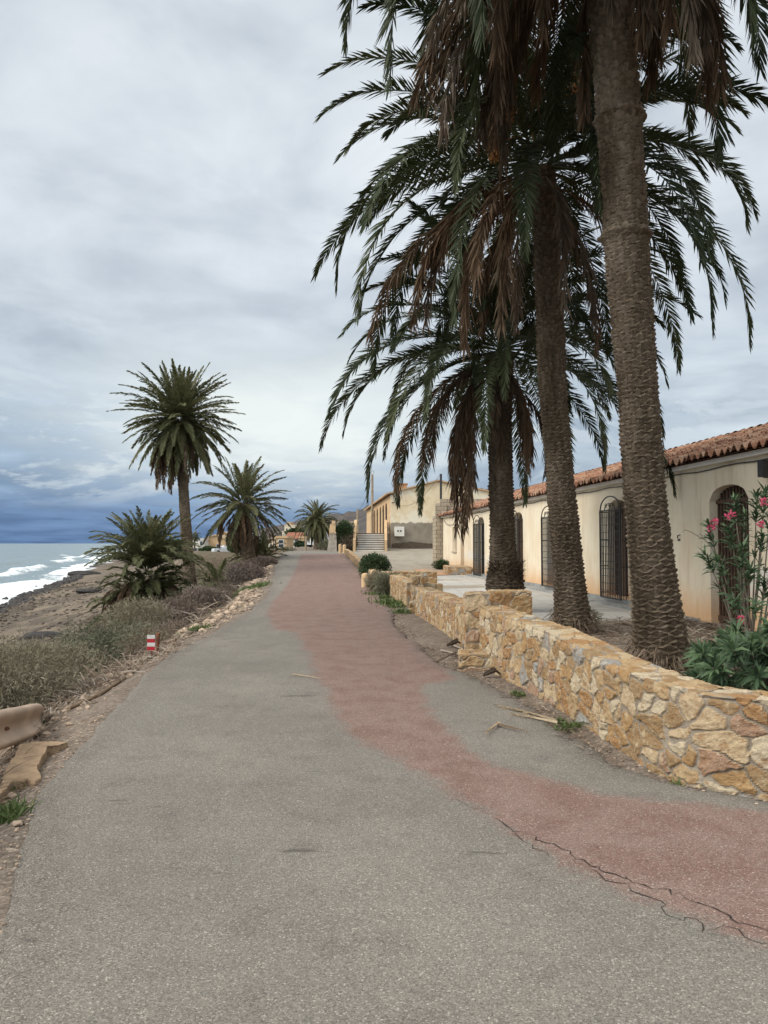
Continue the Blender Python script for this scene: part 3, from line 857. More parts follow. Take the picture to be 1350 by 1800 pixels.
def stone_block(x0, x1, y0, y1, z0, z1, res, seed, rot=0.0, cw=0.19, ch=0.15):
    """rectangular masonry block with stones on four sides and top, one closed skin"""
    cx, cy = (x0 + x1) / 2, (y0 + y1) / 2; hx, hy = (x1 - x0) / 2, (y1 - y0) / 2
    cor = [(-hx, -hy), (hx, -hy), (hx, hy), (-hx, hy), (-hx, -hy)]
    per = []
    s = 0; us = []
    for a, b in zip(cor[:-1], cor[1:]):
        L = math.dist(a, b); n = max(2, int(L / res))
        for i in range(n):
            t = i / n; per.append((a[0] + (b[0] - a[0]) * t, a[1] + (b[1] - a[1]) * t)); us.append(s + L * t)
        s += L
    per = np.array(per); us = np.array(us); n = len(per)
    nrm = per / np.array([hx, hy]); q = np.abs(nrm)
    nrm = np.where(q >= q.max(1, keepdims=True) - 0.04, np.sign(nrm), 0); nrm /= np.linalg.norm(nrm, axis=1, keepdims=True)
    V = []; mk = []; tn = []
    nz = max(2, int((z1 - z0) / res))
    for i in range(nz + 1):
        z = z0 + (z1 - z0) * i / nz
        hg, ms, to = stone_field(us, np.full(n, z), seed, cw, ch)
        k = 0.6 if i == nz else 1.0
        p = per + nrm * (hg * k)[:, None]
        V.append(np.column_stack([p, np.full(n, z)])); mk.append(ms); tn.append(to)
    nt = max(2, int(min(hx, hy) / res))
    for j in range(1, nt + 1):
        f = 1 - j / nt
        p = per * f
        hg, ms, to = stone_field(p[:, 0] + 40, p[:, 1] + 7, seed + 2, cw, ch)
        V.append(np.column_stack([p, z1 + hg * 0.7])); mk.append(ms); tn.append(to)
    V = np.array(V); nr = V.shape[0]
    c, sn = math.cos(rot), math.sin(rot)
    Vw = V.reshape(-1, 3)
    Vw = np.column_stack([Vw[:, 0] * c - Vw[:, 1] * sn + cx, Vw[:, 0] * sn + Vw[:, 1] * c + cy, Vw[:, 2]])
    Fs = []
    for i in range(nr - 1):
        for j in range(n):
            k = (j + 1) % n
            Fs.append((i * n + j, i * n + k, (i + 1) * n + k, (i + 1) * n + j))
    return Vw.tolist(), Fs, {'mask': np.array(mk).ravel().tolist(), 'rnd': np.array(tn).ravel().tolist()}


def build_stone_walls():
    A = [(1.22, 10.55), (1.36, 9.6), (1.66, 7.8), (1.78, 6.6), (1.87, 5.6), (2.02, 5.08), (2.36, 4.82), (2.9, 4.72), (3.8, 4.62)]
    V, Fs, a = sweep_wall(A, [0.76, 0.74, 0.68, 0.63, 0.60, 0.60, 0.61, 0.62, 0.62], 0.36, 0.012, 100)
    tag(obj('stone_wall', V, Fs, M['masonry'], attrs=a), 'long low rubble wall of ochre stones curving round under the two nearest tall palms', 'wall')
    V, Fs, a = stone_block(1.10, 1.43, 10.25, 10.60, -0.05, 0.93, 0.014, 200, -0.06)
    tag(obj('stone_pillar', V, Fs, M['masonry'], attrs=a), 'taller square stone pillar at the end of the curving rubble wall with a grey stone in its face', 'pillar')
    V, Fs, a = stone_block(1.48, 2.05, 10.75, 11.1, -0.05, 0.93, 0.02, 210, -0.02, 0.26, 0.3)
    tag(obj('stone_pillar', V, Fs, M['masonry'], attrs=a), 'wide plain capped stone block behind the square pillar, at the foot of a palm trunk', 'pillar')
    V, Fs, a = stone_block(0.98, 1.36, 9.75, 10.2, -0.05, 0.2, 0.014, 220, -0.1, 0.25, 0.12)
    tag(obj('stone_step', V, Fs, M['masonry'], attrs=a), 'low rough stone step with a dark hollow beneath it, in front of the square pillar', 'step')
    B = [(0.72, 17.4), (0.98, 15), (1.16, 13), (1.22, 11.0)]
    V, Fs, a = sweep_wall(B, [0.60, 0.60, 0.60, 0.66], 0.36, 0.02, 300)
    tag(obj('stone_wall', V, Fs, M['masonry'], attrs=a), 'middle straight section of rubble wall running between two stone pillars', 'wall')
    V, Fs, a = stone_block(0.66, 0.93, 18.3, 18.75, -0.05, 0.82, 0.025, 230)
    tag(obj('stone_pillar', V, Fs, M['masonry'], attrs=a), 'farther stone gate pillar beside a plain capped block at the pale terrace', 'pillar')
    V, Fs, a = stone_block(0.96, 1.40, 18.5, 18.9, -0.05, 0.62, 0.025, 240, 0, 0.3, 0.3)
    tag(obj('stone_pillar', V, Fs, M['masonry'], attrs=a), 'short capped block on the terrace side of the farther gate pillar', 'pillar')
    V, Fs, a = stone_block(0.60, 1.0, 17.75, 18.2, -0.05, 0.22, 0.025, 250)
    tag(obj('stone_step', V, Fs, M['masonry'], attrs=a), 'small stone step in the gap before the farther gate pillar, beside grass', 'step')
    C_ = [(-0.12, 26.0), (0.28, 22.5), (0.58, 19.3)]
    V, Fs, a = sweep_wall(C_, [0.62, 0.62, 0.60], 0.34, 0.035, 400)
    tag(obj('stone_wall', V, Fs, M['masonry'], attrs=a), 'farther rubble wall section with a green shrub growing against its road side', 'wall')
    V, Fs, a = stone_block(0.24, 1.75, 25.6, 26.0, -0.05, 0.66, 0.035, 410)
    tag(obj('stone_wall', V, Fs, M['masonry'], attrs=a), 'short stone cross wall at the far end of the terrace, at right angles to the road', 'wall')
    D_ = [(-2.35, 45.5), (-1.8, 41), (-1.2, 36.5), (-0.62, 30.5), (-0.25, 27.0)]
    V, Fs, a = sweep_wall(D_, [0.30, 0.30, 0.32, 0.38, 0.48], 0.2, 0.04, 500)
    tag(obj('stone_wall', V, Fs, M['masonry'], attrs=a), 'low narrow kerb-like stone wall climbing with the road past the round bush', 'wall')
    # round-topped bollards
    def bollard(x, y, h, w, label):
        z0 = ground_z(x, y) - 0.05
        mb = MB(); n = 12
        prof = [(w / 2, 0), (w / 2, h - w * 0.4), (w * 0.46, h - w * 0.2), (w * 0.33, h - w * 0.06), (w * 0.15, h), (0.004, h + 0.004)]
        V = [(x + r_ * math.cos(2 * math.pi * j / n), y + r_ * math.sin(2 * math.pi * j / n), z0 + zz) for r_, zz in prof for j in range(n)]
        mb.add(V, [(i * n + j, i * n + (j + 1) % n, (i + 1) * n + (j + 1) % n, (i + 1) * n + j) for i in range(len(prof) - 1) for j in range(n)])
        o = mb.build('bollard', M['ochre'], smooth=True)
        tag(o, label, 'bollard')
    bollard(-0.36, 26.6, 0.72, 0.24, 'round-topped ochre stone post at the near end of the low roadside wall')
    b = bollard(-0.66, 26.9, 0.58, 0.26, 'shorter pale round-topped post one step towards the road from the ochre one')
    bollard(-2.40, 46.5, 0.62, 0.2, 'round-topped ochre post of the far pair, standing on the end of the low wall')
    bollard(-2.68, 47.0, 0.64, 0.2, 'round-topped grey post of the far pair, nearer to the retaining wall')


build_stone_walls()


# ------------------------------------------------------------------ palms
class Leaves:
    """numpy accumulator of leaflets (5 vertices, quad + triangle)"""
    def __init__(s): s.V = []; s.F = []; s.R = []; s.n = 0
    def add(s, V, Fs, r):
        s.V.append(V); s.F += [tuple(int(q) + s.n for q in f) for f in Fs]; s.R.append(np.asarray(r)); s.n += len(V)
    def strips(s, base, mid, tip, wv, w, r):
        """base, mid, tip (n,3); wv width vector (n,3) unit; w width (n,)"""
        n = len(base); W = wv * (w[:, None] / 2)
        V = np.stack([base - W * 0.5, base + W * 0.5, mid + W, mid - W, tip], 1).reshape(-1, 3)
        i = np.arange(n) * 5 + s.n
        q = np.stack([i, i + 1, i + 2, i + 3], -1).tolist(); t = np.stack([i + 3, i + 2, i + 4], -1).tolist()
        s.F += [tuple(f) for f in q] + [tuple(f) for f in t]
        s.V.append(V); s.R.append(np.repeat(r, 5)); s.n += n * 5
    def build(s, name, mat, parent=None, loc=None):
        V = np.concatenate(s.V); Rr = np.concatenate(s.R)
        return obj(name, V, s.F, mat, parent, attrs={'rnd': Rr}, loc=loc)


def nrmz(a): return a / (np.linalg.norm(a, axis=-1, keepdims=True) + 1e-9)


def frond(L, c, az, el0, droop, length, g, nl=70, ll=0.5, lw=0.030, dead=False, start=0.1, tone=None, twist=0.0, rw=0.03, sag=0.35, r0=0.18):
    """one feather leaf: curved midrib with two rows of leaflets"""
    n = 22; t = np.linspace(0, 1, n)
    el = el0 - droop * t ** (1.2 if dead else 1.45)
    el = np.maximum(el, R(-88)) if not dead else np.maximum(el, R(-89))
    az_ = az + twist * t ** 2
    ds = length / (n - 1)
    T = np.stack([np.cos(el) * np.sin(az_), np.cos(el) * np.cos(az_), np.sin(el)], -1)
    P = np.array(c) + r0 * np.array([math.sin(az), math.cos(az), 0.0]) + np.concatenate([[np.zeros(3)], np.cumsum((T[:-1] + T[1:]) / 2 * ds, 0)])
    S = np.stack([np.cos(az_), -np.sin(az_), np.zeros(n)], -1)
    roll = g.uniform(-0.5, 0.5) if not dead else g.uniform(-1.5, 1.5)
    Nn = np.cross(S, T)
    S, Nn = S * math.cos(roll) + Nn * math.sin(roll), Nn * math.cos(roll) - S * math.sin(roll)
    tone = g.uniform(0.1, 0.75) if tone is None else tone
    # midrib: a three-sided taper
    rr = rw * (1 - 0.86 * t) / 2
    ring = []
    for k_ in range(3):
        a = k_ * 2.094
        ring.append(P + rr[:, None] * (S * math.cos(a) + Nn * math.sin(a)))
    V = np.stack(ring, 1).reshape(-1, 3)
    Fs = [(i * 3 + j, i * 3 + (j + 1) % 3, (i + 1) * 3 + (j + 1) % 3, (i + 1) * 3 + j) for i in range(n - 1) for j in range(3)]
    L.add(V, Fs, np.full(len(V), min(1.0, tone + 0.25)))
    for side in (-1, 1):
        tt = np.linspace(start, 0.995, nl) + g.uniform(-0.004, 0.004, nl)
        tt = np.clip(tt, 0, 1)
        b = np.stack([np.interp(tt, t, P[:, q]) for q in range(3)], -1)
        Tt = nrmz(np.stack([np.interp(tt, t, T[:, q]) for q in range(3)], -1))
        Ss = nrmz(np.stack([np.interp(tt, t, S[:, q]) for q in range(3)], -1)); Nt = nrmz(np.stack([np.interp(tt, t, Nn[:, q]) for q in range(3)], -1))
        if dead:
            ang = R(19) + g.uniform(-0.18, 0.24, nl)
            lift = g.uniform(-1.4, 1.4, nl)
            lf = ll * 0.95 * (0.55 + 0.45 * np.sin(np.pi * np.clip(tt, 0, 1))) * g.uniform(0.6, 1.15, nl)
        else:
            ang = np.interp(tt, [0, 0.3, 0.75, 1.0], [R(60), R(46), R(34), R(16)]) + g.uniform(-0.12, 0.12, nl)
            lift = R(18) + g.uniform(-0.42, 0.42, nl)
            lf = ll * np.interp(tt, [0, 0.12, 0.3, 0.6, 0.85, 1.0], [0.35, 0.7, 1.0, 1.0, 0.72, 0.42]) * g.uniform(0.85, 1.1, nl)
        d = np.cos(ang)[:, None] * Tt + np.sin(ang)[:, None] * (side * np.cos(lift)[:, None] * Ss + np.sin(lift)[:, None] * Nt)
        sg = (sag if not dead else 0.7) * lf
        mid = b + d * (lf * 0.5)[:, None] - np.array([0, 0, 1.0]) * (sg * 0.16)[:, None]
        tip = b + d * (lf * 0.95)[:, None] - np.array([0, 0, 1.0]) * (sg * 0.62)[:, None]
        wv = nrmz(Tt - d * np.sum(Tt * d, 1, keepdims=True))
        ro = g.uniform(-0.7, 0.7, nl)
        wv = nrmz(wv * np.cos(ro)[:, None] + np.cross(d, wv) * np.sin(ro)[:, None])
        r_ = np.clip(tone + g.uniform(-0.12, 0.12, nl) + 0.12 * tt, 0, 1)
        L.strips(b, mid, tip, wv, np.full(nl, lw), r_)


def palm_trunk(name, path, rads, parent, seed, res=0.022, nseg=64, amp=0.03, pitch=0.10, ncell=11, rings=()):
    """trunk clad in old leaf bases: rows of staggered lips standing proud of the stem"""
    path = np.array(path, float)
    s = np.concatenate([[0], np.cumsum(np.linalg.norm(np.diff(path, axis=0), axis=1))])
    n = int(s[-1] / res); ss = np.linspace(0, s[-1], n)
    C_ = np.stack([np.interp(ss, s, path[:, q]) for q in range(3)], -1)
    for _ in range(int(0.5 / res)):
        C_[1:-1] = (C_[:-2] + 2 * C_[1:-1] + C_[2:]) / 4
    rad = np.interp(ss, s, rads)
    th = np.linspace(0, 2 * np.pi, nseg, endpoint=False)
    SS, TH = np.meshgrid(ss, th, indexing='ij')
    wob = vnoise(TH * 3, SS * 2.0, seed) * np.minimum(TH, 2 * np.pi - TH) / 3.14
    q = SS / pitch + 1.3 * (wob - 0.3) * 0.5
    k0 = np.floor(q)
    best = np.full(SS.shape, -9.0); nxt = np.full(SS.shape, 9e9)
    for dk in (-1, 0, 1, 2):
        k = k0 + dk
        kz = k + 0.33 * np.cos(ncell * TH + np.pi * (k % 2)) + 0.42 * (hash2(np.floor(TH * ncell / (2 * np.pi) + 0.5 * (k % 2)) % ncell, k, seed) - 0.5) + 0.5 * (vnoise(TH * 2.5, SS * 5, seed + 2) - 0.5)
        below = kz <= q
        best = np.where(below, np.maximum(best, kz), best); nxt = np.where(~below, np.minimum(nxt, kz), nxt)
    saw = np.clip((q - best) / np.maximum(nxt - best, 0.05), 0, 1)
    cell = hash2(np.floor(TH * ncell / (2 * np.pi) + 0.5 * (np.floor(best) % 2)), np.floor(best * 1.0), seed + 1)
    prof = np.where(saw < 0.82, (saw / 0.82) ** 1.2, (1 - saw) / 0.18)
    disp = amp * prof * (0.55 + 0.75 * cell) + amp * 0.5 * fbm(TH * 6, SS * 9, 3, seed + 4)
    disp += 0.05 * fbm(TH * 1.3 + 3, SS * 0.9, 3, seed + 6) * (np.minimum(TH, 2 * np.pi - TH) / 3.14) + 0.02 * fbm(SS * 1.7, SS * 0 + 2, 3, seed + 7)
    for (c0, w_, a_) in rings:
        disp += a_ * np.exp(-((SS - c0) / w_) ** 2) * (0.5 + vnoise(TH * 5, SS * 20, seed + 8))
    RR = rad[:, None] + disp
    X = C_[:, 0][:, None] + RR * np.cos(TH); Y = C_[:, 1][:, None] + RR * np.sin(TH); Z = np.repeat(C_[:, 2][:, None], nseg, 1)
    V = np.stack([X, Y, Z], -1).reshape(-1, 3)
    i = np.arange(n - 1)[:, None]; j = np.arange(nseg)[None, :]; jn = (j + 1) % nseg
    Fs = np.stack([i * nseg + j, i * nseg + jn, (i + 1) * nseg + jn, (i + 1) * nseg + j], -1).reshape(-1, 4)
    tone = np.clip(0.15 + 0.75 * prof * (0.6 + 0.5 * cell), 0, 1).ravel()
    return obj(name, V, Fs, M['palm_bark'], parent, attrs={'rnd': (0.25 + 0.45 * cell + 0.9 * fbm(TH * 1.1, SS * 1.1, 3, seed + 9) * np.minimum(TH, 2 * np.pi - TH) / 2.0).ravel()})


def crown(parent, c, n, length, seed, mat, el=(82, -38), droop=(0.9, 1.5), nl=70, ll=0.5, lw=0.03, rw=0.035, az_rng=(0, 2 * math.pi), name='crown', power=0.8, sag=0.35, topshort=1.0):
    g = np.random.default_rng(seed); L = Leaves()
    for i in range(n):
        f = (i + 0.5) / n
        e = R(el[0] + (el[1] - el[0]) * f ** power) + g.uniform(-0.08, 0.08)
        a = az_rng[0] + ((i * 2.39996) % (2 * math.pi)) / (2 * math.pi) * (az_rng[1] - az_rng[0]) + g.uniform(-0.1, 0.1)
        dr = droop[0] + (droop[1] - droop[0]) * min(1, max(0, (e + 0.3) / 1.6)) * 0 + g.uniform(droop[0], droop[1])
        dr = dr if e > 0 else dr * 0.85
        frond(L, (c[0], c[1], c[2] + 0.25 * (1 - f) - 0.15 * f), a, e, dr * (0.55 if e > R(65) else 1.0), length * g.uniform(0.78, 1.06) * (0.82 if f < 0.12 else 1) * (topshort if e > R(15) else 1), g, nl, ll, lw, twist=g.uniform(-0.3, 0.3), rw=rw, sag=sag, tone=0.1 + 0.65 * g.random() ** 1.2)
    return L.build(name, mat, parent)


def dead_skirt(parent, c, n, length, seed, mat, az_rng=(0, 2 * math.pi), el=(-15, -60), nl=55, ll=0.42, lw=0.026, name='dead_fronds', extra=None, rw=0.03):
    g = np.random.default_rng(seed); L = Leaves()
    for i in range(n):
        a = g.uniform(*az_rng); e = R(g.uniform(min(el), max(el)))
        frond(L, (c[0], c[1], c[2] - g.uniform(0, 0.4)), a, e, g.uniform(1.0, 1.6), length * g.uniform(0.6, 1.1), g, nl, ll, lw, dead=True, twist=g.uniform(-0.4, 0.4), rw=rw, start=0.18, tone=g.uniform(0.05, 0.95))
    for (a, e, dr, ln, to) in (extra or []):
        frond(L, c, a, R(e), dr, ln, g, nl + 20, ll * 1.1, lw, dead=True, tone=to, start=0.15, rw=rw)
    return L.build(name, mat, parent)


def date_cluster(parent, c, tip, seed, r=0.2, n=170):
    """hanging bunch of orange dates on a curved stalk"""
    g = np.random.default_rng(seed); mb = MB()
    c = np.array(c); tip = np.array(tip)
    mb.tube([c, (c + tip) / 2 + np.array([0, 0, 0.18]), tip], [0.02, 0.016, 0.01], 5)
    oc = np.array([(1, 0, 0), (-1, 0, 0), (0, 1, 0), (0, -1, 0), (0, 0, 1.5), (0, 0, -1.5)], float)
    of = [(0, 2, 4), (2, 1, 4), (1, 3, 4), (3, 0, 4), (2, 0, 5), (1, 2, 5), (3, 1, 5), (0, 3, 5)]
    for i in range(n):
        d = g.normal(size=3); d /= np.linalg.norm(d); p = tip + d * r * g.random() ** 0.5 * np.array([1, 1, 1.7]) - np.array([0, 0, r * 1.2])
        mb.add(p + oc * 0.017, of)
        if i % 5 == 0: mb.tube([tip, p], 0.003, 3, False)
    return mb.build('fruit_cluster', M['dates'], parent)


def build_palms():
    # nearest palm: crown above the picture, dead fronds hanging in
    b = ground_pt(1172, 1172); b = (b[0], b[1], b[2])
    Y = 9.4
    base = at(1165, 1175, Y)
    p = thing('palm_tree', (base[0], Y, 0), 'nearest and thickest tall date palm, behind the curving wall, crown mostly out of frame', 'palm tree', 'date palms behind the stone wall')
    def tp(l): return [at(*q) for q in l]
    top = at(1058, -190, Y - 0.3)
    path = [(base[0] + 0.03, Y, -0.15), (base[0], Y, 0.1)] + tp([(1150, 1030, Y), (1132, 850, Y), (1118, 650, Y), (1101, 430, Y - 0.05), (1088, 200, Y - 0.1), (1072, 0, Y - 0.2)]) + [top]
    palm_trunk('trunk', path, [0.37, 0.32, 0.255, 0.222, 0.222, 0.245, 0.245, 0.25, 0.29], p, 11, 0.0125, 110, 0.034, 0.060, 10, rings=((5.55, 0.05, 0.05), (7.0, 0.04, 0.045), (3.0, 0.03, 0.01)))
    c = np.array(top) + np.array([0, 0, 0.25])
    crown(p, c, 46, 4.2, 21, M['frond'], el=(80, -24), droop=(1.0, 1.5), nl=110, ll=0.48, lw=0.028, rw=0.05)
    ex = []
    g = np.random.default_rng(5)
    for i in range(20):
        ex.append((R(g.uniform(180, 345)), g.uniform(-35, 0), g.uniform(0.9, 1.35), g.uniform(2.2, 3.4), g.uniform(0.1, 0.95)))
    for i in range(9):
        ex.append((R(g.uniform(20, 160)), g.uniform(-50, -15), g.uniform(1.2, 1.6), g.uniform(1.8, 3.0), g.uniform(0.1, 0.9)))
    dead_skirt(p, c - np.array([0, 0, 0.3]), 10, 2.4, 22, M['dead_frond'], extra=ex, nl=70, ll=0.46, lw=0.028, rw=0.04)

    def roots(parent, bx, by, r, seed, n=1100):
        gg = np.random.default_rng(seed); L = Leaves(); th = gg.uniform(0, 6.283, n); zz = 0.36 * gg.random(n) ** 1.3 * (0.6 + 0.8 * vnoise(th * 2.2, th * 0 + seed, 3)) + 0.02
        rr_ = r * (1 - 0.28 * zz)
        bb = np.stack([bx + rr_ * np.cos(th), by + rr_ * np.sin(th), zz], -1)
        dd = nrmz(np.stack([np.cos(th), np.sin(th), gg.uniform(-2.2, -0.4, n)], -1)); ln = gg.uniform(0.04, 0.15, n)
        L.strips(bb, bb + dd * (ln * 0.5)[:, None], bb + dd * ln[:, None] * [1.3, 1.3, 1], nrmz(np.cross(dd, np.array([0, 0, 1.0]) + gg.normal(size=(n, 3)) * 0.3)), np.full(n, 0.012), gg.uniform(0, 0.6, n))
        L.build('root_mat', M['litter'], parent)
    roots(p, base[0], 9.4, 0.42, 61)
    # second palm
    Y = 13.4
    base = at(1007, 1096, Y)
    p = thing('palm_tree', (base[0], Y, 0), 'middle tall date palm with full green crown and orange dates, red-brown dead fronds hanging', 'palm tree', 'date palms behind the stone wall')
    top = at(948, 300, Y - 0.1)
    path = [(base[0] + 0.02, Y, -0.15), (base[0] + 0.01, Y, 0.1)] + tp([(1000, 1010, Y), (985, 850, Y), (973, 700, Y), (966, 550, Y), (960, 420, Y)]) + [top]
    palm_trunk('trunk', path, [0.38, 0.30, 0.24, 0.215, 0.212, 0.212, 0.205, 0.25], p, 12, 0.015, 90, 0.045, 0.066, 10, rings=((0.25, 0.2, 0.03),))
    roots(p, base[0], Y, 0.40, 62)
    c = np.array(top) + np.array([0, 0, 0.15])
    crown(p, c, 70, 5.0, 31, M['frond'], el=(86, -20), droop=(0.65, 1.1), nl=125, ll=0.46, lw=0.031, sag=0.2, topshort=0.84, rw=0.045)
    ex = []
    for i in range(11):
        ex.append((R(g.uniform(215, 330)), g.uniform(-40, 0), g.uniform(1.1, 1.5), g.uniform(2.4, 4.2), g.uniform(0.3, 0.8)))
    dead_skirt(p, c - np.array([0, 0, 0.3]), 8, 2.8, 32, M['dead_frond'], extra=ex, nl=66, ll=0.44, lw=0.028)
    for (q, z, s_) in (((1011, 135, 11.9), 0, 1), ((888, 160, 11.9), 0, 2), ((872, 250, 12.0), 0, 3)):
        date_cluster(p, c + np.array([0, 0, 0.2]), at(*q), s_, 0.2 if s_ < 3 else 0.13, 300)

    # third palm
    Y = 17.4
    base = at(890, 1075, Y)
    p = thing('palm_tree', (base[0], Y, 0), 'shortest of the three tall date palms, its shaggy-footed trunk rising behind the stone pillar', 'palm tree', 'date palms behind the stone wall')
    top = at(880, 622, Y)
    path = [(base[0], Y, -0.15), (base[0], Y, 0.1)] + tp([(888, 1030, Y), (884, 960, Y), (880, 850, Y), (878, 740, Y)]) + [top]
    palm_trunk('trunk', path, [0.42, 0.39, 0.345, 0.262, 0.25, 0.245, 0.27], p, 13, 0.018, 80, 0.05, 0.075, 10, rings=((0.85, 0.25, 0.05),))
    gg = np.random.default_rng(99); L = Leaves()
    nn = 900; th = gg.uniform(0, 6.283, nn); zz = gg.uniform(0.55, 1.15, nn)
    bb = np.stack([base[0] + 0.34 * np.cos(th), Y + 0.34 * np.sin(th), zz], -1)
    dd = nrmz(np.stack([np.cos(th), np.sin(th), gg.uniform(-0.3, 1.3, nn)], -1))
    ln = gg.uniform(0.08, 0.22, nn)
    L.strips(bb, bb + dd * (ln * 0.5)[:, None], bb + dd * ln[:, None], nrmz(np.cross(dd, np.array([0, 0, 1.0]))), np.full(nn, 0.03), gg.uniform(0, 0.5, nn))
    L.build('leaf_bases', M['dead_frond'], p)
    c = np.array(top) + np.array([0, 0, 0.15])
    crown(p, c, 66, 4.85, 41, M['frond'], el=(86, -22), droop=(0.65, 1.1), nl=115, ll=0.45, lw=0.033, sag=0.2, topshort=0.88, rw=0.045)
    ex = [(R(g.uniform(230, 300)), g.uniform(-60, -15), g.uniform(1.2, 1.6), g.uniform(3.0, 4.2), g.uniform(0.2, 0.7)) for _ in range(10)]
    dead_skirt(p, c - np.array([0, 0, 0.3]), 10, 2.8, 42, M['dead_frond'], extra=ex, nl=60, ll=0.42, lw=0.03)

    # tall palm on the bank to the left
    Y = 34.0
    def gz_at(px, Yq): x = at(px, 1000, Yq)[0]; return ground_z(x, Yq)
    b = at(337, 1060, Y); gz = gz_at(337, Y)
    p = thing('palm_tree', (b[0], Y, gz), 'lone tall date palm with round dense crown on the seaward bank', 'palm tree', 'palms on the seaward bank')
    top = at(317, 770, Y)
    path = [(b[0] + .03, Y, gz - 0.3), (b[0], Y, gz + 0.3)] + tp([(331, 985, Y), (325, 900, Y), (320, 820, Y)]) + [top]
    palm_trunk('trunk', path, [0.36, 0.27, 0.235, 0.215, 0.205, 0.20], p, 14, 0.05, 36, 0.035, 0.12, 10)
    c = np.array(at(315, 736, Y))
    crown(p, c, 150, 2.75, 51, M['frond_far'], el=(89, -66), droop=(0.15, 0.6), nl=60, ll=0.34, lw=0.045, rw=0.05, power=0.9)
    dead_skirt(p, c - np.array([0, 0, 0.2]), 44, 2.6, 52, M['dead_frond'], el=(-25, -70), nl=36, ll=0.3, lw=0.045, az_rng=(R(120), R(330)))

    # second palm on the bank
    Y = 41.0
    b = at(437, 990, Y); gz = gz_at(437, Y)
    p = thing('palm_tree', (b[0], Y, gz), 'spreading short-trunked palm with ragged open crown leaning over the road crest', 'palm tree', 'palms on the seaward bank')
    top = at(427, 885, Y)
    palm_trunk('trunk', [(b[0], Y, gz - 0.4), at(437, 975, Y), at(432, 930, Y), top], [0.42, 0.34, 0.30, 0.28], p, 15, 0.06, 30, 0.05, 0.13, 9)
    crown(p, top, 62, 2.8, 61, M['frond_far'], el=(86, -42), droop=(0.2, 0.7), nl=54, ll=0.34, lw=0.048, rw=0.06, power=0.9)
    dead_skirt(p, np.array(top) - np.array([0, 0, 0.1]), 40, 2.6, 62, M['dead_frond'], nl=34, ll=0.3, lw=0.045, el=(-10, -70))

    # palm beyond the crest
    Y = 78.0
    b = at(559, 962, Y)
    gz = ground_z(b[0], Y)
    p = thing('palm_tree', (b[0], Y, gz), 'small-looking palm with arching green crown standing beyond the road crest', 'palm tree')
    top = at(557, 915, Y)
    palm_trunk('trunk', [(b[0], Y, gz - 0.3), at(558, 945, Y), top], [0.45, 0.38, 0.34], p, 16, 0.1, 20, 0.05, 0.2, 8)
    crown(p, top, 74, 2.75, 71, M['frond_far'], el=(88, -50), droop=(0.5, 0.95), nl=44, ll=0.34, lw=0.065, rw=0.07)
    dead_skirt(p, top, 12, 2.0, 72, M['dead_frond'], nl=24, ll=0.3, lw=0.06)

    # bushy stemless palm on the bank
    Y = 30.0
    b = at(252, 1060, Y); gz = gz_at(252, Y)
    p = thing('palm_bush', (b[0], Y, gz), 'big stemless bushy palm clump with brown thatch at its foot on the seaward bank', 'palm')
    c = np.array((b[0] + 0.1, Y, gz + 2.25))
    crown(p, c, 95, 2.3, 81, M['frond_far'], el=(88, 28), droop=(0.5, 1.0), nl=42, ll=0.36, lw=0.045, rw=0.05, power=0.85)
    g2 = np.random.default_rng(82); L = Leaves()
    for i in range(95):
        a = g2.uniform(0, 6.28); r_ = g2.uniform(0.1, 0.8)
        frond(L, (b[0] + r_ * math.cos(a), Y + r_ * math.sin(a) * 0.7, gz + g2.uniform(0.3, 1.9)), math.atan2(math.cos(a), math.sin(a)), R(g2.uniform(0, 75)), g2.uniform(0.8, 1.5), g2.uniform(0.9, 1.4), g2, 34, 0.33, 0.045, tone=g2.uniform(0, 0.45))
    L.build('side_shoots', M['frond_far'], p)
    dead_skirt(p, c - np.array([0, 0, 0.6]), 130, 1.6, 83, M['dead_frond'], nl=30, ll=0.3, lw=0.04, el=(15, -50))
    # low palms near the road's far edge
    for (px, py, Y, n, ln, sd, lab) in ((385, 1028, 35.0, 26, 1.7, 91, 'low young palm sprouting between the lone tall palm and the spreading palm'),
                                        (458, 985, 42.5, 34, 1.75, 95, 'upright young palm clump growing at the foot of the spreading palm')):
        b = at(px, py, Y); gz = gz_at(px, Y)
        p = thing('palm_bush', (b[0], Y, gz), lab, 'palm')
        crown(p, (b[0], Y, gz + 0.25), n, ln, sd, M['frond_far'], el=(86, 8), droop=(0.4, 1.1), nl=34, ll=0.34, lw=0.045)
        dead_skirt(p, (b[0], Y, gz + 0.5), 22, 0.95, sd + 1, M['dead_frond'], nl=20, ll=0.25, lw=0.04, el=(10, -50))


build_palms()


# ------------------------------------------------------------------ the long house
FX0, FK = 7.75, -0.0905
FN = (-1 / math.sqrt(1 + FK * FK), FK / math.sqrt(1 + FK * FK))


def fp(Y, out, z):
    """point on the long facade: Y along it, `out` metres towards the road"""
    return (FX0 + FK * Y + FN[0] * out, Y + FN[1] * out, z)


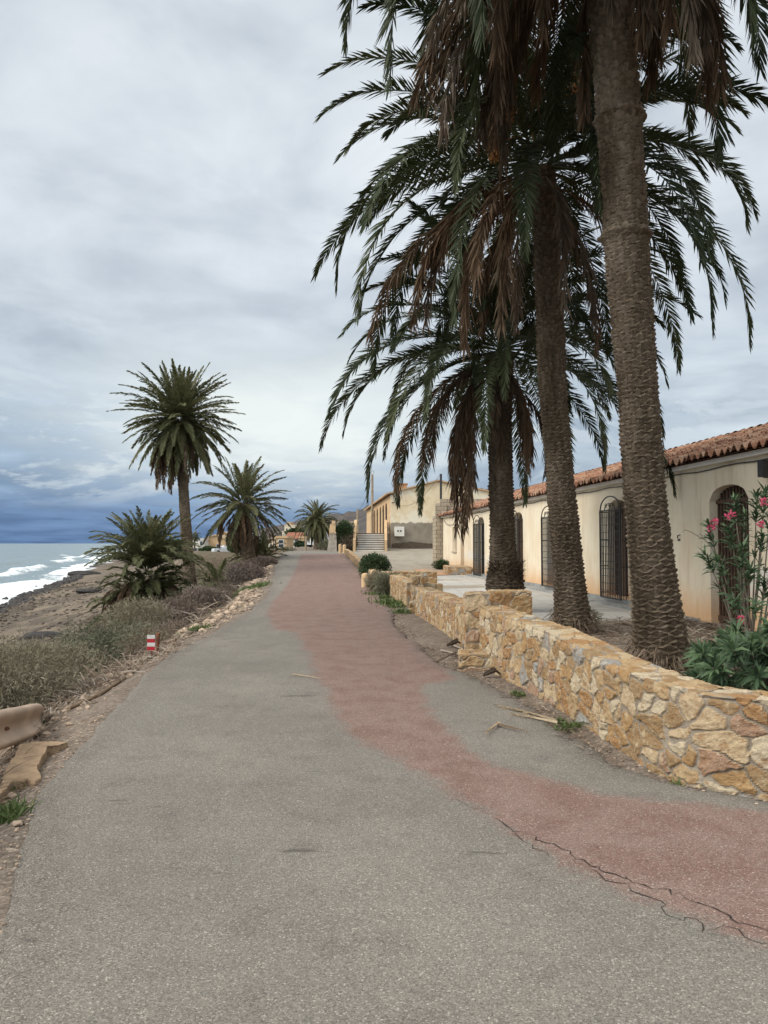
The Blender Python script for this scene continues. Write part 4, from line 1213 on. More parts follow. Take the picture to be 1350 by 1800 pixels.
def facade(mb_wall, openings, y0, y1, z0, z1, pf, depth=0.3, nseg=10):
    """plane with arched holes and their reveals. openings: (ya, yb, zb, zs, zt)"""
    ops = sorted(openings); cur = y0
    def quad(a, b, c, d): mb_wall.add([a, b, c, d], [(0, 1, 2, 3)])
    for (a, b, zb, zs, zt) in ops:
        quad(pf(a, 0, z0), pf(cur, 0, z0), pf(cur, 0, z1), pf(a, 0, z1))
        if zb > z0 + 1e-3: quad(pf(b, 0, z0), pf(a, 0, z0), pf(a, 0, zb), pf(b, 0, zb))
        arc = []
        for i in range(nseg + 1):
            t = i / nseg; yy = a + (b - a) * t
            zz = zs + (zt - zs) * math.sqrt(max(0, 1 - (2 * t - 1) ** 2)) if zt > zs else zs
            arc.append((yy, zz))
        for (ya, za), (yb_, zb_) in zip(arc[:-1], arc[1:]):
            quad(pf(yb_, 0, zb_), pf(ya, 0, za), pf(ya, 0, z1), pf(yb_, 0, z1))
            quad(pf(ya, 0, za), pf(yb_, 0, zb_), pf(yb_, -depth, zb_), pf(ya, -depth, za))
        quad(pf(a, 0, zb), pf(a, 0, zs), pf(a, -depth, zs), pf(a, -depth, zb))
        quad(pf(b, 0, zs), pf(b, 0, zb), pf(b, -depth, zb), pf(b, -depth, zs))
        quad(pf(b, 0, zb), pf(a, 0, zb), pf(a, -depth, zb), pf(b, -depth, zb))
        cur = b
    quad(pf(y1, 0, z0), pf(cur, 0, z0), pf(cur, 0, z1), pf(y1, 0, z1))


def arch_outline(a, b, zb, zs, zt, n=12):
    pts = [(a, zb), (a, zs)]
    for i in range(1, n):
        t = i / n; pts.append((a + (b - a) * t, zs + (zt - zs) * math.sqrt(1 - (2 * t - 1) ** 2) if zt > zs else zs))
    return pts + [(b, zs), (b, zb)]


def build_long_house():
    root = thing('house', fp(25, 0, 0), 'long low cream house with red tile roof and arched barred windows behind the palms', 'house')
    Z1 = 3.12
    door = (13.72, 15.08, 0.0, 2.42, 2.70)
    w2 = (19.05, 20.3, 0.25, 2.45, 2.72); w3 = (24.3, 25.55, 0.25, 2.45, 2.72); w4 = (28.6, 29.95, 0.12, 2.5, 2.78); w5 = (35.1, 36.5, 0.0, 2.5, 2.82)
    d6 = (39.85, 40.75, 0.05, 2.55, 2.55); w7 = (41.9, 43.2, 1.15, 2.5, 2.5); w0 = (8.0, 9.2, 0.25, 2.45, 2.72)
    mb = MB()
    facade(mb, [w0, door, w2, w3, w4, w5, d6, w7], 5.0, 46.3, -0.1, Z1, fp)
    # other sides
    W = 6.6
    def q(a, b, c, d): mb.add([a, b, c, d], [(0, 1, 2, 3)])
    q(fp(5, 0, -.1), fp(5, -W, -.1), fp(5, -W, Z1), fp(5, 0, Z1)); q(fp(46.3, -W, -.1), fp(46.3, 0, -.1), fp(46.3, 0, Z1), fp(46.3, -W, Z1))
    q(fp(5, -W, -.1), fp(46.3, -W, -.1), fp(46.3, -W, Z1), fp(5, -W, Z1))
    for y in (5, 46.3): mb.add([fp(y, 0, Z1), fp(y, -W / 2, Z1 + 1.1), fp(y, -W, Z1)], [(0, 1, 2)])
    mb.build('wall', M['plaster'], root)
    # cornice under the tiles
    c = MB(); c.box(5, 46.3, -0.02, 0.14, Z1 - 0.0, Z1 + 0.09, fp); c.build('cornice', M['plaster_white'], root)
    pl = MB(); pl.box(17.0, 38.2, 0.004, 0.07, -0.05, 0.20, fp); pl.box(15.4, 38.2, 0.07, 0.42, -0.05, 0.10, fp); pl.build('plinth', M['plinth'], root)

    # tile roof: height field of barrel tiles, jittered per tile
    pitch_w, row = 0.235, 0.36
    ny = int(42.2 / pitch_w); slope_len = (W / 2 + 0.30) / math.cos(math.atan(1.1 / (W / 2)))
    nrw = int(slope_len / row) + 1
    su = 8
    cols = ny * su + 1; V = []; rn = []
    ua = np.arange(cols) / su                              # in tile widths
    ti = np.floor(ua).astype(int)
    lines = []
    for r_ in range(nrw):
        for t in (0.0, 0.5, 0.985): lines.append((r_, t))
    g = np.random.default_rng(3)
    jit = g.uniform(-1, 1, (nrw + 1, ny + 2)); tone = g.random((nrw + 1, ny + 2)); jit2 = g.uniform(-1, 1, (nrw + 1, ny + 2))
    a_s = math.atan(1.1 / (W / 2))
    for (r_, t) in lines:
        s = (r_ + t) * row
        ph = ua - ti
        wave = np.where(ph < 0.6, np.sin(np.clip(ph / 0.6, 0, 1) * math.pi) * 0.085, -np.sin((ph - 0.6) / 0.4 * math.pi) * 0.03)
        h = wave + 0.035 * (1 - t) + 0.014 * jit[r_][ti] + (0.02 * jit2[r_][ti] * (1 - t))
        yy = 4.6 + ua * pitch_w + 0.012 * jit[r_][ti] * (1 - t)
        out = 0.30 - s * math.cos(a_s) + 0.03 * jit2[r_][ti] * (1 if r_ == 0 and t == 0 else 0)
        zz = Z1 + 0.09 + s * math.sin(a_s) + h * math.cos(a_s) + 0.02
        if r_ == 0 and t == 0:
            low = np.stack([FX0 + FK * yy + FN[0] * out, yy + FN[1] * out, zz - 0.026], -1)
            V.append(low); rn.append(tone[r_][ti])
        V.append(np.stack([FX0 + FK * yy + FN[0] * out, yy + FN[1] * out, zz], -1)); rn.append(tone[r_][ti])
    V = np.array(V); nr = V.shape[0]
    Vl = V.reshape(-1, 3).tolist(); Fs = grid_faces(nr, cols).tolist(); rl = np.array(rn).ravel().tolist()
    # under side and back slope
    b0 = len(Vl)
    yA, yB = 4.6, 4.6 + ny * pitch_w
    under = [fp(yA, 0.27, Z1 + 0.085), fp(yB, 0.27, Z1 + 0.085), fp(yB, -W / 2, Z1 + 1.13), fp(yA, -W / 2, Z1 + 1.13), fp(yB, -W - 0.3, Z1 + 0.05), fp(yA, -W - 0.3, Z1 + 0.05)]
    Vl += [tuple(p) for p in under]; rl += [0.4] * 6
    Fs += [[b0, b0 + 1, b0 + 2, b0 + 3], [b0 + 3, b0 + 2, b0 + 4, b0 + 5]]
    rf = obj('roof', Vl, Fs, M['roof_tile'], root, attrs={'rnd': rl})
    # ridge tiles
    rg = MB(); gg = random.Random(4)
    y = yA
    zr_ = Z1 + 0.11 + slope_len * math.sin(a_s) - 0.02
    while y < yB:
        rg.rv = gg.random()
        P0 = []; n = 8
        for k_ in (0, 1):
            yy = y + k_ * 0.42; rr = (0.125 if k_ == 0 else 0.105)
            for j in range(n + 1):
                an = math.pi * j / n
                P0.append(fp(yy, -W / 2 + rr * math.cos(an), zr_ + rr * 0.9 * math.sin(an) + (0.03 if k_ == 0 else 0.0) + gg.uniform(-0.005, 0.005)))
        rg.add(P0, [(j, j + 1, n + 1 + j + 1, n + 1 + j) for j in range(n)])
        y += 0.37
    rg.build('ridge_tiles', M['roof_tile'], rf, smooth=True, loc=(0, 0, 0))

    # doors, windows
    def win(op, kind, grille, lab=None):
        a, b, zb, zs, zt = op
        o = MB()
        out = arch_outline(a, b, zb, zs, zt)
        o.add([fp(y_, -0.24, z_) for y_, z_ in out], [tuple(range(len(out)))])
        f = o.build('window' if kind != 'door' else 'door', {'shutter': M['wood_mid'], 'glass': M['glass'], 'door': M['wood_black'], 'tan': M['wood_tan'], 'white': M['plaster_white']}[kind], root)
        fr = MB()
        def bar(y0_, y1_, z0_, z1_, o0, o1): fr.box(y0_, y1_, o0, o1, z0_, z1_, fp)
        w = b - a
        if kind == 'shutter':
            for t in (0.0, 0.5, 1.0):
                yy = a + w * t; bar(yy - 0.05 if t else yy, yy + 0.05 if t < 1 else yy, zb, zs, -0.235, -0.19)
            k_ = 9
            for i in range(1, k_):
                yy = a + w * i / k_
                bar(yy - 0.008, yy + 0.008, zb, zs - 0.02, -0.236, -0.215)
            bar(a, b, zs - 0.04, zs + 0.04, -0.235, -0.185); fr.build('frame', M['wood_dark'], f, loc=(0, 0, 0))
        elif kind == 'door':
            k_ = 12
            for i in range(k_ + 1):
                yy = a + 0.02 + (w - 0.04) * i / k_
                t = (yy - a) / w; zt_ = zs + (zt - zs) * math.sqrt(max(0, 1 - (2 * t - 1) ** 2)) - 0.01
                bar(yy - 0.022, yy + 0.022, zb + 0.01, zt_, -0.20, -0.165)
            bar(a + 0.005, b - 0.005, zs - 0.05, zs + 0.02, -0.162, -0.13); bar(a + 0.005, b - 0.005, zb + 0.1, zb + 0.2, -0.162, -0.14)
            fr.build('frame', M['wood_dark'], f, loc=(0, 0, 0))
        elif kind == 'glass':
            for t in (0.04, 0.5, 0.96): bar(a + w * t - 0.04, a + w * t + 0.04, zb, zs, -0.235, -0.19)
            for i in range(6):
                zz = zb + (zs - zb) * i / 5; bar(a, b, zz - 0.02, zz + 0.02, -0.236, -0.205)
            fr.build('frame', M['iron'], f, loc=(0, 0, 0))
        elif kind in ('tan', 'white'):
            for t in (0.0, 1.0): bar(a + w * t - (0.07 if t else 0), a + w * t + (0 if t else 0.07), zb, zs, -0.235, -0.17)
            bar(a + 0.07, b - 0.07, zs - 0.08, zs, -0.235, -0.175)
            if kind == 'white':
                bar((a + b) / 2 - 0.03, (a + b) / 2 + 0.03, zb, zs - 0.08, -0.235, -0.18); bar(a - 0.04, b + 0.04, zb - 0.07, zb - 0.002, -0.1, 0.06)
            fr.build('frame', M['wood_tan'] if kind == 'tan' else M['concrete'], f, loc=(0, 0, 0))
        if grille:
            gr = MB(); a2, b2 = a - 0.04, b + 0.04; zb2, zt2 = zb - 0.05, zt + 0.02
            O = 0.20                                       # cage stands out from the wall
            nb = 11
            R_ = 0.0085
            zs2 = zs + 0.0
            gr.box(a2 - 0.018, a2 + 0.018, O - 0.018, O + 0.018, zb2, zs2, fp); gr.box(b2 - 0.018, b2 + 0.018, O - 0.018, O + 0.018, zb2, zs2, fp)
            arc = arch_outline(a2, b2, zs2, zs2, zt2 + 0.06, 14)[1:-1]
            gr.tube([fp(y_, O, z_) for y_, z_ in arc], 0.018, 6)
            arc2 = [(a2 + (b2 - a2) * (0.5 + (t - 0.5) * 0.55), z_ ) for t, z_ in [(i / 10, zs2 + (zt2 - zs2) * 0.6 * math.sqrt(max(0, 1 - (2 * i / 10 - 1) ** 2))) for i in range(11)]]
            gr.tube([fp(y_, O, z_) for y_, z_ in arc2], 0.011, 5)
            for q_ in (0.32, 0.5, 0.68):                     # scrolls in the head
                cyy = a2 + (b2 - a2) * q_; czz = zs2 + 0.11
                gr.tube([fp(cyy + 0.075 * math.cos(t_) * (1 - t_ / 12), O, czz + 0.075 * math.sin(t_) * (1 - t_ / 12)) for t_ in np.linspace(0, 9, 18)], 0.008, 4)
            for i in range(nb):
                yy = a2 + (b2 - a2) * (i + 1) / (nb + 1)
                gr.box(yy - R_, yy + R_, O - R_, O + R_, zb2, zs2 + 0.02, fp)
            nh = 12
            for i in range(nh + 1):
                zz = zb2 + (zs2 - zb2) * i / nh; rr = 0.013 if i in (0, nh) else 0.0075
                gr.box(a2, b2, O - rr - 0.001, O + rr + 0.001, zz - rr, zz + rr, fp)
            # side returns to the wall
            for yy in (a2, b2):
                for zz in (zb2 + 0.12, zb2 + (zs2 - zb2) * 0.36, zb2 + (zs2 - zb2) * 0.66, zs2 - 0.03):
                    gr.box(yy - 0.011, yy + 0.011, -0.02, O, zz - 0.011, zz + 0.011, fp)
                for oo in (0.06, 0.13): gr.box(yy - 0.006, yy + 0.006, oo - 0.006, oo + 0.006, zb2, zs2, fp)
            gr.build('grille', M['iron'], f, loc=(0, 0, 0))
        return f
    win(w0, 'shutter', True); win(door, 'door', False); win(w2, 'shutter', True); win(w3, 'glass', True); win(w4, 'shutter', True); win(w5, 'glass', True)
    win(d6, 'tan', False)['label'] = 'flat tan shutter door without bars'
    win(w7, 'white', False)['label'] = 'small pale shuttered window with a sill'
    # cable clipped under the eave
    cb = MB(); pts = []
    rr = random.Random(8)
    y = 6.0
    while y < 44.4:
        pts.append(fp(y, 0.03, Z1 - 0.06 - 0.02 * (int(y) % 2) - rr.uniform(0, 0.012))); y += 0.5
    cb.tube(pts, 0.013, 5)
    cb.tube([fp(45.9, 0.03, 3.0), fp(44.8, 0.06, 2.72), fp(43.6, 0.06, 2.62), fp(42.6, 0.06, 2.66), fp(41.6, 0.05, 2.86), fp(41.2, 0.04, 3.05)], 0.014, 5)
    cb.build('cable', M['iron'], root)
    # wall lamp and little hook
    lm = MB(); lm.tube([fp(12.98, 0.0, 2.72), fp(12.98, 0.16, 2.72)], 0.02, 6); lm.box(12.90, 13.06, 0.10, 0.22, 2.72, 3.0, fp); pass
    lm.build('wall_lamp', M['iron'], root)
    hk = MB(); hk.tube([fp(16.3, 0.0, 1.78), fp(16.3, 0.06, 1.76), fp(16.3, 0.05, 1.70)], 0.014, 5); hk.tube([fp(16.3, 0.0, 1.68), fp(16.32, 0.05, 1.66)], 0.02, 5)
    hk.build('hook', M['iron'], root)

    # paved terrace
    t = MB()
    pts = [(1.60, 11.4), (5.95, 11.4 + 5.8), fp(18.2, 0.43, 0)[:2], fp(37.8, 0.43, 0)[:2], (1.2, 36.0), (1.0, 26.2), (1.05, 19.2), (1.15, 17.0)]
    pts = [(1.35, 17.3), (3.2, 15.6), fp(15.5, 0.43, 0)[:2], fp(37.8, 0.43, 0)[:2], (1.95, 36.4), (1.85, 26.3), (1.05, 19.4)]
    n = len(pts)
    t.add([(x, y, 0.055) for x, y in pts] + [(x, y, -0.15) for x, y in pts], [tuple(range(n))] + [(i, (i + 1) % n, n + (i + 1) % n, n + i) for i in range(n)])
    tag(t.build('terrace', M['paving']), kind='structure')
    t2 = MB(); t2.add([(1.95, 36.5, 0.07), fp(37.9, 0.45, 0.07), fp(45.8, 0.3, 0.08), (1.7, 44.5, 0.10)], [(0, 1, 2, 3)])
    tag(t2.build('terrace', M['terracotta']), kind='structure')
    # low stone bed in front of the far shutters
    V, Fs, a = stone_block(3.12, 4.25, 37.6, 40.6, 0.0, 0.45, 0.05, 700, 0.0, 0.3, 0.2)
    tag(obj('planter', V, Fs, M['masonry'], attrs=a), 'low stone planter against the far end of the cream house', 'planter')


build_long_house()


def build_block_wall():
    mb = MB()
    mb.box(3.13, 3.78, 46.5, 47.0, 0.0, 4.02)
    mb.box(3.42, 8.6, 46.75, 47.15, 0.0, 4.30)
    mb.box(3.13, 3.40, 47.02, 49.5, 0.0, 3.3)
    tag(mb.build('block_wall', M['block']), 'bare concrete block wall at the far gable of the cream house', 'wall')
    p = MB(); p.tube([at(775, 890, 47.6), at(775, 833, 47.6)], 0.07, 8)
    tag(p.build('pole', M['iron']), 'thin black pole standing up behind the concrete block wall', 'pole')


build_block_wall()


def build_arched_house():
    # big gabled building on the rise
    X0, K = 0.50 + 0.0846 * 60, -0.0846
    NN = (-1 / math.sqrt(1 + K * K), K / math.sqrt(1 + K * K))
    def bp(Y, out, z): return (X0 + K * Y + NN[0] * out, Y + NN[1] * out, z)
    root = thing('house', bp(70, -5, 1.2), 'ochre gabled house with a row of dark arches, grey render low on its end wall', 'house')
    Z0, ZE, ZA = 1.0, 5.48, 6.45
    W = 9.0
    g1 = MB()
    def q(mb, a, b, c, d): mb.add([a, b, c, d], [(0, 1, 2, 3)])
    P = at(761.6, 846, 60.4)
    A0 = bp(60, 0, Z0); 
    # gable faces the camera, slightly turned
    ex, ey = -NN[0], -NN[1]
    def gp(s, z, o=0.0): return (A0[0] + ex * s - o * (-ey), A0[1] + ey * s - o * (ex), z)
    apex = 3.75
    g1.add([gp(0, Z0 - 0.8), gp(W, Z0 - 0.8), gp(W, ZE - 0.05), gp(apex, ZA), gp(0, ZE)], [(0, 1, 2, 3, 4)])
    g1.build('wall', M['gable'], root)
    arches = []
    for px in (678.7, 673.5, 668.5, 663.2, 658.3, 653.0):
        Yc = X0 / ((px - 675) / F - K); arches.append((Yc - 0.95, Yc + 0.95, 2.42, 4.35, 4.95))
    sd = MB(); facade(sd, arches, 60, 90, Z0 - 0.6, ZE - 0.1, bp, 0.07, 8)
    q(sd, bp(90, 0, Z0), bp(90, -W, Z0), bp(90, -W, ZE), bp(90, 0, ZE)); q(sd, bp(60, -W, Z0 - .8), bp(90, -W, Z0), bp(90, -W, ZE), bp(60, -W, ZE - 0.1))
    w = sd.build('side_wall', M['ochre'], root)
    for a in arches:
        o = MB(); out = arch_outline(*a); o.add([bp(y_, -0.06, z_) for y_, z_ in out], [tuple(range(len(out)))])
        f = o.build('window', M['dark'], root)
        b = MB(); b.box((a[0] + a[1]) / 2 - 0.03, (a[0] + a[1]) / 2 + 0.03, -0.055, -0.03, a[2], a[4] - 0.05, bp); b.box(a[0], a[1], -0.056, -0.035, 3.35, 3.42, bp)
        b.build('frame', M['wood_dark'], f, loc=(0, 0, 0))
    # roof slabs with thickness and overhang
    r = MB(); t = 0.12
    def rp(s, z, Y): return (X0 + K * Y + ex * s, Y + ey * s, z)
    for (s0, z0_, s1, z1_) in ((-0.35, ZE - 0.08, apex, ZA + 0.03), (apex, ZA + 0.03, W + 0.3, ZE - 0.12)):
        V = [rp(s0, z0_, 59.8), rp(s1, z1_, 59.8), rp(s1, z1_, 90.3), rp(s0, z0_, 90.3), rp(s0, z0_ + t, 59.8), rp(s1, z1_ + t, 59.8), rp(s1, z1_ + t, 90.3), rp(s0, z0_ + t, 90.3)]
        r.add(V, [(3, 2, 1, 0), (4, 5, 6, 7), (0, 1, 5, 4), (1, 2, 6, 5), (2, 3, 7, 6), (3, 0, 4, 7)])
    rf = r.build('roof', M['roof_pale'], root)
    ch = MB(); c0 = rp(1.6, 5.9, 66); ch.box(c0[0] - 0.4, c0[0] + 0.4, c0[1] - 0.4, c0[1] + 0.4, 5.6, 6.65); ch.box(c0[0] - 0.46, c0[0] + 0.46, c0[1] - 0.46, c0[1] + 0.46, 6.652, 6.74)
    ch.build('chimney', M['terracotta'], rf, loc=(0, 0, 0))
    ft = MB(); ss = np.linspace(0.1, 4.6, 24); tp_ = 1.5 + 0.16 * np.sin(ss * 1.1) + 0.10 * np.interp(ss, [0, 3, 4.6], [0, 1, 2.2]) + 0.08 * (rng.random(24) - 0.5)
    V = [gp(a, 0.6, 0.05) for a in ss] + [gp(a, b, 0.05) for a, b in zip(ss, tp_)] + [gp(a, b, 0.0) for a, b in zip(ss, tp_)]
    ft.add(V, [(i, i + 1, 25 + i, 24 + i) for i in range(23)] + [(24 + i, 25 + i, 49 + i, 48 + i) for i in range(23)]); ft.build('footing', M['bark'], root)
    pipe = MB(); pipe.tube([gp(-0.2, 5.44, 0.12), gp(0.2, 5.42, 0.12), gp(0.35, 5.2, 0.12), gp(0.35, 4.8, 0.12), gp(0.1, 4.75, 0.12)], 0.045, 6)
    pipe.build('downpipe', M['iron'], root)
    mt = MB(); mt.box(0, 1, 0, 1, 0, 1, lambda x, y, z: gp(0.30 + 0.75 * x, 2.15 + 0.75 * z, 0.02 + 0.3 * y))
    mt.build('meter_box', M['plaster_white'], root)
    for s_ in (0.5, 0.72):
        dt = MB(); dt.box(0, 1, 0, 1, 0, 1, lambda x, y, z: gp(s_ + 0.12 * x, 2.5 + 0.12 * z, 0.324 + 0.01 * y))
        dt.build('meter_window', M['dark'], root)

    # raised terrace before the arches with steps
    tr = MB()
    tr.add([(-3.75, 60.4, 0.6), bp(60.4, 0, 0.6), bp(90, 0, 0.6), (-6.3, 90, 0.6), (-3.75, 60.4, 2.4), bp(60.4, 0.01, 2.4), bp(90, 0.01, 2.4), (-6.3, 90, 2.4)], [(4, 5, 6, 7), (0, 1, 5, 4), (3, 0, 4, 7)])
    tag(tr.build('terrace', M['concrete']), kind='structure')
    st = thing('staircase', (-1.0, 58, 1.0), 'outdoor flight of eight pale steps climbing to the arched house terrace', 'stairs')
    sm = MB(); n = 8; rise = (2.40 - 1.02) / n
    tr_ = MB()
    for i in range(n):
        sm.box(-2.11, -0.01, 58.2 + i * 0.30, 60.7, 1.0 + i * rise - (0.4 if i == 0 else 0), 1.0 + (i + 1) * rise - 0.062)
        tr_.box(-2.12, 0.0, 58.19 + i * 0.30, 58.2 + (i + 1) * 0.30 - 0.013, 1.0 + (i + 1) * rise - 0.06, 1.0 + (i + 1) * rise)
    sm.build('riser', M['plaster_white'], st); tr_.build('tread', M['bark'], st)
    for x0, nm in ((-2.34, 'a'), (0.03, 'b')):
        pr = MB()
        V = [(x0, 57.9, 0.6), (x0 + 0.2, 57.9, 0.6), (x0 + 0.2, 57.9, 1.85), (x0, 57.9, 1.85), (x0, 60.65, 0.6), (x0 + 0.2, 60.65, 0.6), (x0 + 0.2, 60.65, 3.45), (x0, 60.65, 3.45)]
        pr.add(V, [(0, 1, 2, 3), (7, 6, 5, 4), (3, 2, 6, 7), (0, 3, 7, 4), (1, 5, 6, 2)])
        pr.build('parapet', M['ochre'], st)
    for (xa, ya, xb, yb, lab) in ((-2.4, 60.55, -3.7, 60.55, 'pale balustrade beside the top of the steps, next to the ivy'), (0.15, 60.5, 0.44, 60.3, 'short balustrade between the steps and the corner of the arched house')):
        bl = thing('balustrade', (xa, ya, 2.4), lab, 'balustrade')
        t_ = MB(); t_.tube([(xa, ya, 3.25), (xb, yb, 3.25)], 0.05, 6); t_.build('handrail', M['ochre'], bl)
        k_ = MB(); nn = 8 if xb < -3 else 3
        for i in range(nn):
            x = xa + (xb - xa) * (i + 0.5) / nn; y = ya + (yb - ya) * (i + .5) / nn
            k_.tube([(x, y, 2.41), (x, y, 2.7), (x, y, 3.22)], [0.04, 0.055, 0.035], 6)
        k_.build('baluster_row', M['concrete'], bl)
    # retaining wall with battered foot
    rw = MB()
    V = [(-4.35, 58.2, 0.3), (-3.52, 58.2, 0.3), (-3.62, 58.2, 2.45), (-4.1, 58.2, 2.45), (-6.05, 80, 0.3), (-5.1, 80, 0.3), (-5.2, 80, 2.45), (-5.7, 80, 2.45)]
    rw.add(V, [(0, 1, 2, 3), (7, 6, 5, 4), (3, 2, 6, 7), (0, 3, 7, 4), (1, 5, 6, 2)])
    rr = thing('retaining_wall', (-4, 58, 0.5), 'tall sloping retaining wall with an ochre parapet at the roadside beyond the post pair', 'wall')
    rw.build('base', M['concrete'], rr)
    pr = MB(); pr.box(0, 1, 0, 1, 0, 1, lambda x, y, z: (-4.07 + 0.40 * x - 1.6 * y, 58.22 + 21.6 * y, 2.452 + 0.62 * z)); pr.box(0, 1, 0, 1, 0, 1, lambda x, y, z: (-4.15 + 0.55 * x - 1.6 * y, 58.15 + 21.8 * y, 2.40 + 0.05 * z - 0.06))
    pr.box(-3.95, -3.7, 58.16, 58.4, 3.075, 3.3)
    pr.build('parapet', M['ochre'], rr)
    # utility posts, cable, aerial
    def post(px, py, Y, zb, lab, rad=0.14):
        T = at(px, py, Y)
        p = thing('utility_pole', (T[0], Y, zb), lab, 'pole')
        m = MB(); m.tube([(T[0], Y, zb), (T[0], Y, T[2])], [rad, rad * 0.75], 8); m.build('post', M['pole'], p)
        m = MB(); m.tube([(T[0] + 0.16 * math.cos(a), Y, T[2] + 0.2 + 0.16 * math.sin(a)) for a in np.linspace(-1.2, 4.4, 12)], 0.03, 5); m.build('hook', M['plinth'], p)
        return (T[0], Y, T[2])
    t1 = post(654.5, 834, 75, 2.4, 'taller concrete utility pole with a hooped top beside the arched house')
    t2 = post(628.5, 896, 105, 1.1, 'shorter distant utility pole with a hooped top above the balustrade', 0.2)
    cbm = MB(); n = 14
    cbm.tube([(t1[0] + (t2[0] - t1[0]) * i / n, t1[1] + (t2[1] - t1[1]) * i / n, t1[2] + (t2[2] - t1[2]) * i / n - 0.9 * math.sin(math.pi * i / n)) for i in range(n + 1)], 0.022, 4)
    tag(cbm.build('cable', M['iron']), 'sagging dark cable strung between the two hooped utility poles', 'cable')
    c1 = at(774, 834, 47.6); c2 = gp(0.5, 4.6, 0.1)
    cbm = MB(); cbm.tube([tuple(np.array(c1) * (1 - t_) + np.array(c2) * t_ - np.array([0, 0, 0.75 * math.sin(math.pi * t_)])) for t_ in np.linspace(0, 1, 16)], 0.016, 4)
    tag(cbm.build('cable', M['pole']), 'slack cable hanging from the black pole across the ochre end wall', 'cable')
    an = MB(); b = at(828, 862, 66); t_ = at(828, 840, 66)
    an.tube([(b[0], 66, b[2] - 0.6), (b[0], 66, t_[2])], 0.035, 5); an.tube([(b[0] - 0.35, 66, t_[2] - 0.15), (b[0] + 0.35, 66, t_[2] + 0.12)], 0.025, 4)
    for i in range(5): an.tube([(b[0] - 0.3 + 0.15 * i, 65.8, t_[2] - 0.12 + i * 0.05), (b[0] - 0.3 + 0.15 * i, 66.2, t_[2] - 0.12 + i * 0.05)], 0.02, 4)
    tag(an.build('antenna', M['plinth']), 'small rooftop television aerial above the far slope of the ochre gabled house', 'antenna')


build_arched_house()


# ------------------------------------------------------------------ plants
def leaf_cloud(L, c, r, n, ll, lw, g, up=0.3, tone=(0, 1), shell=0.55, flat=1.0, curl=0.2, mess=0.45):
    """n narrow leaves spread through an ellipsoid, pointing outwards and up"""
    d = nrmz(g.normal(size=(n, 3)))
    rad = shell + (1 - shell) * g.random(n) ** 0.6
    lump = 0.82 + 0.36 * vnoise(np.arctan2(d[:, 0], d[:, 1]) * 2.2 + 10, d[:, 2] * 3 + 10, int(g.integers(1000)))
    P = np.array(c) + d * (rad * lump)[:, None] * np.array(r)
    D = nrmz(d * np.array([1, 1, flat]) + np.array([0, 0, up]) + g.normal(size=(n, 3)) * mess)
    l = ll * g.uniform(0.6, 1.3, n)
    w = nrmz(np.cross(D, g.normal(size=(n, 3))))
    bend = nrmz(g.normal(size=(n, 3))) * (l * curl)[:, None]
    L.strips(P, P + D * (l * .5)[:, None] + bend * 0.3, P + D * l[:, None] + bend * 0.6 - np.array([0, 0, 1]) * (l * 0.15)[:, None], w, np.full(n, lw) * g.uniform(0.7, 1.3, n), np.clip(g.uniform(tone[0], tone[1]) + g.uniform(-0.22, 0.22, n), 0, 1))


def shrub(name, x, y, r, h, n, ll, lw, mat, label, cat, seed, group=None, z=None, lobes=5, up=0.3, stems=True, mess=0.45):
    g = np.random.default_rng(seed); z0 = ground_z(x, y) if z is None else z
    root = thing(name, (x, y, z0), label, cat, group)
    L = Leaves()
    for i in range(lobes):
        a = g.uniform(0, 6.28); q = g.uniform(0.1, 0.5) * r
        c = (x + q * math.cos(a), y + q * math.sin(a), z0 + h * g.uniform(0.38, 0.62))
        leaf_cloud(L, c, (r * g.uniform(0.5, 0.72), r * g.uniform(0.5, 0.72), h * g.uniform(0.34, 0.5)), n // lobes, ll, lw, g, up, mess=mess)
    L.build('foliage', mat, root)
    if stems:
        mb = MB()
        for i in range(9):
            a = g.uniform(0, 6.28); q = g.uniform(0.2, 0.75) * r
            mb.tube([(x, y, z0 - 0.05), (x + q * .4 * math.cos(a), y + q * .4 * math.sin(a), z0 + h * 0.35), (x + q * math.cos(a), y + q * math.sin(a), z0 + h * g.uniform(0.6, 0.85))], [0.02, 0.013, 0.005], 4)
        mb.build('stem', M['twig'], root)
    return root


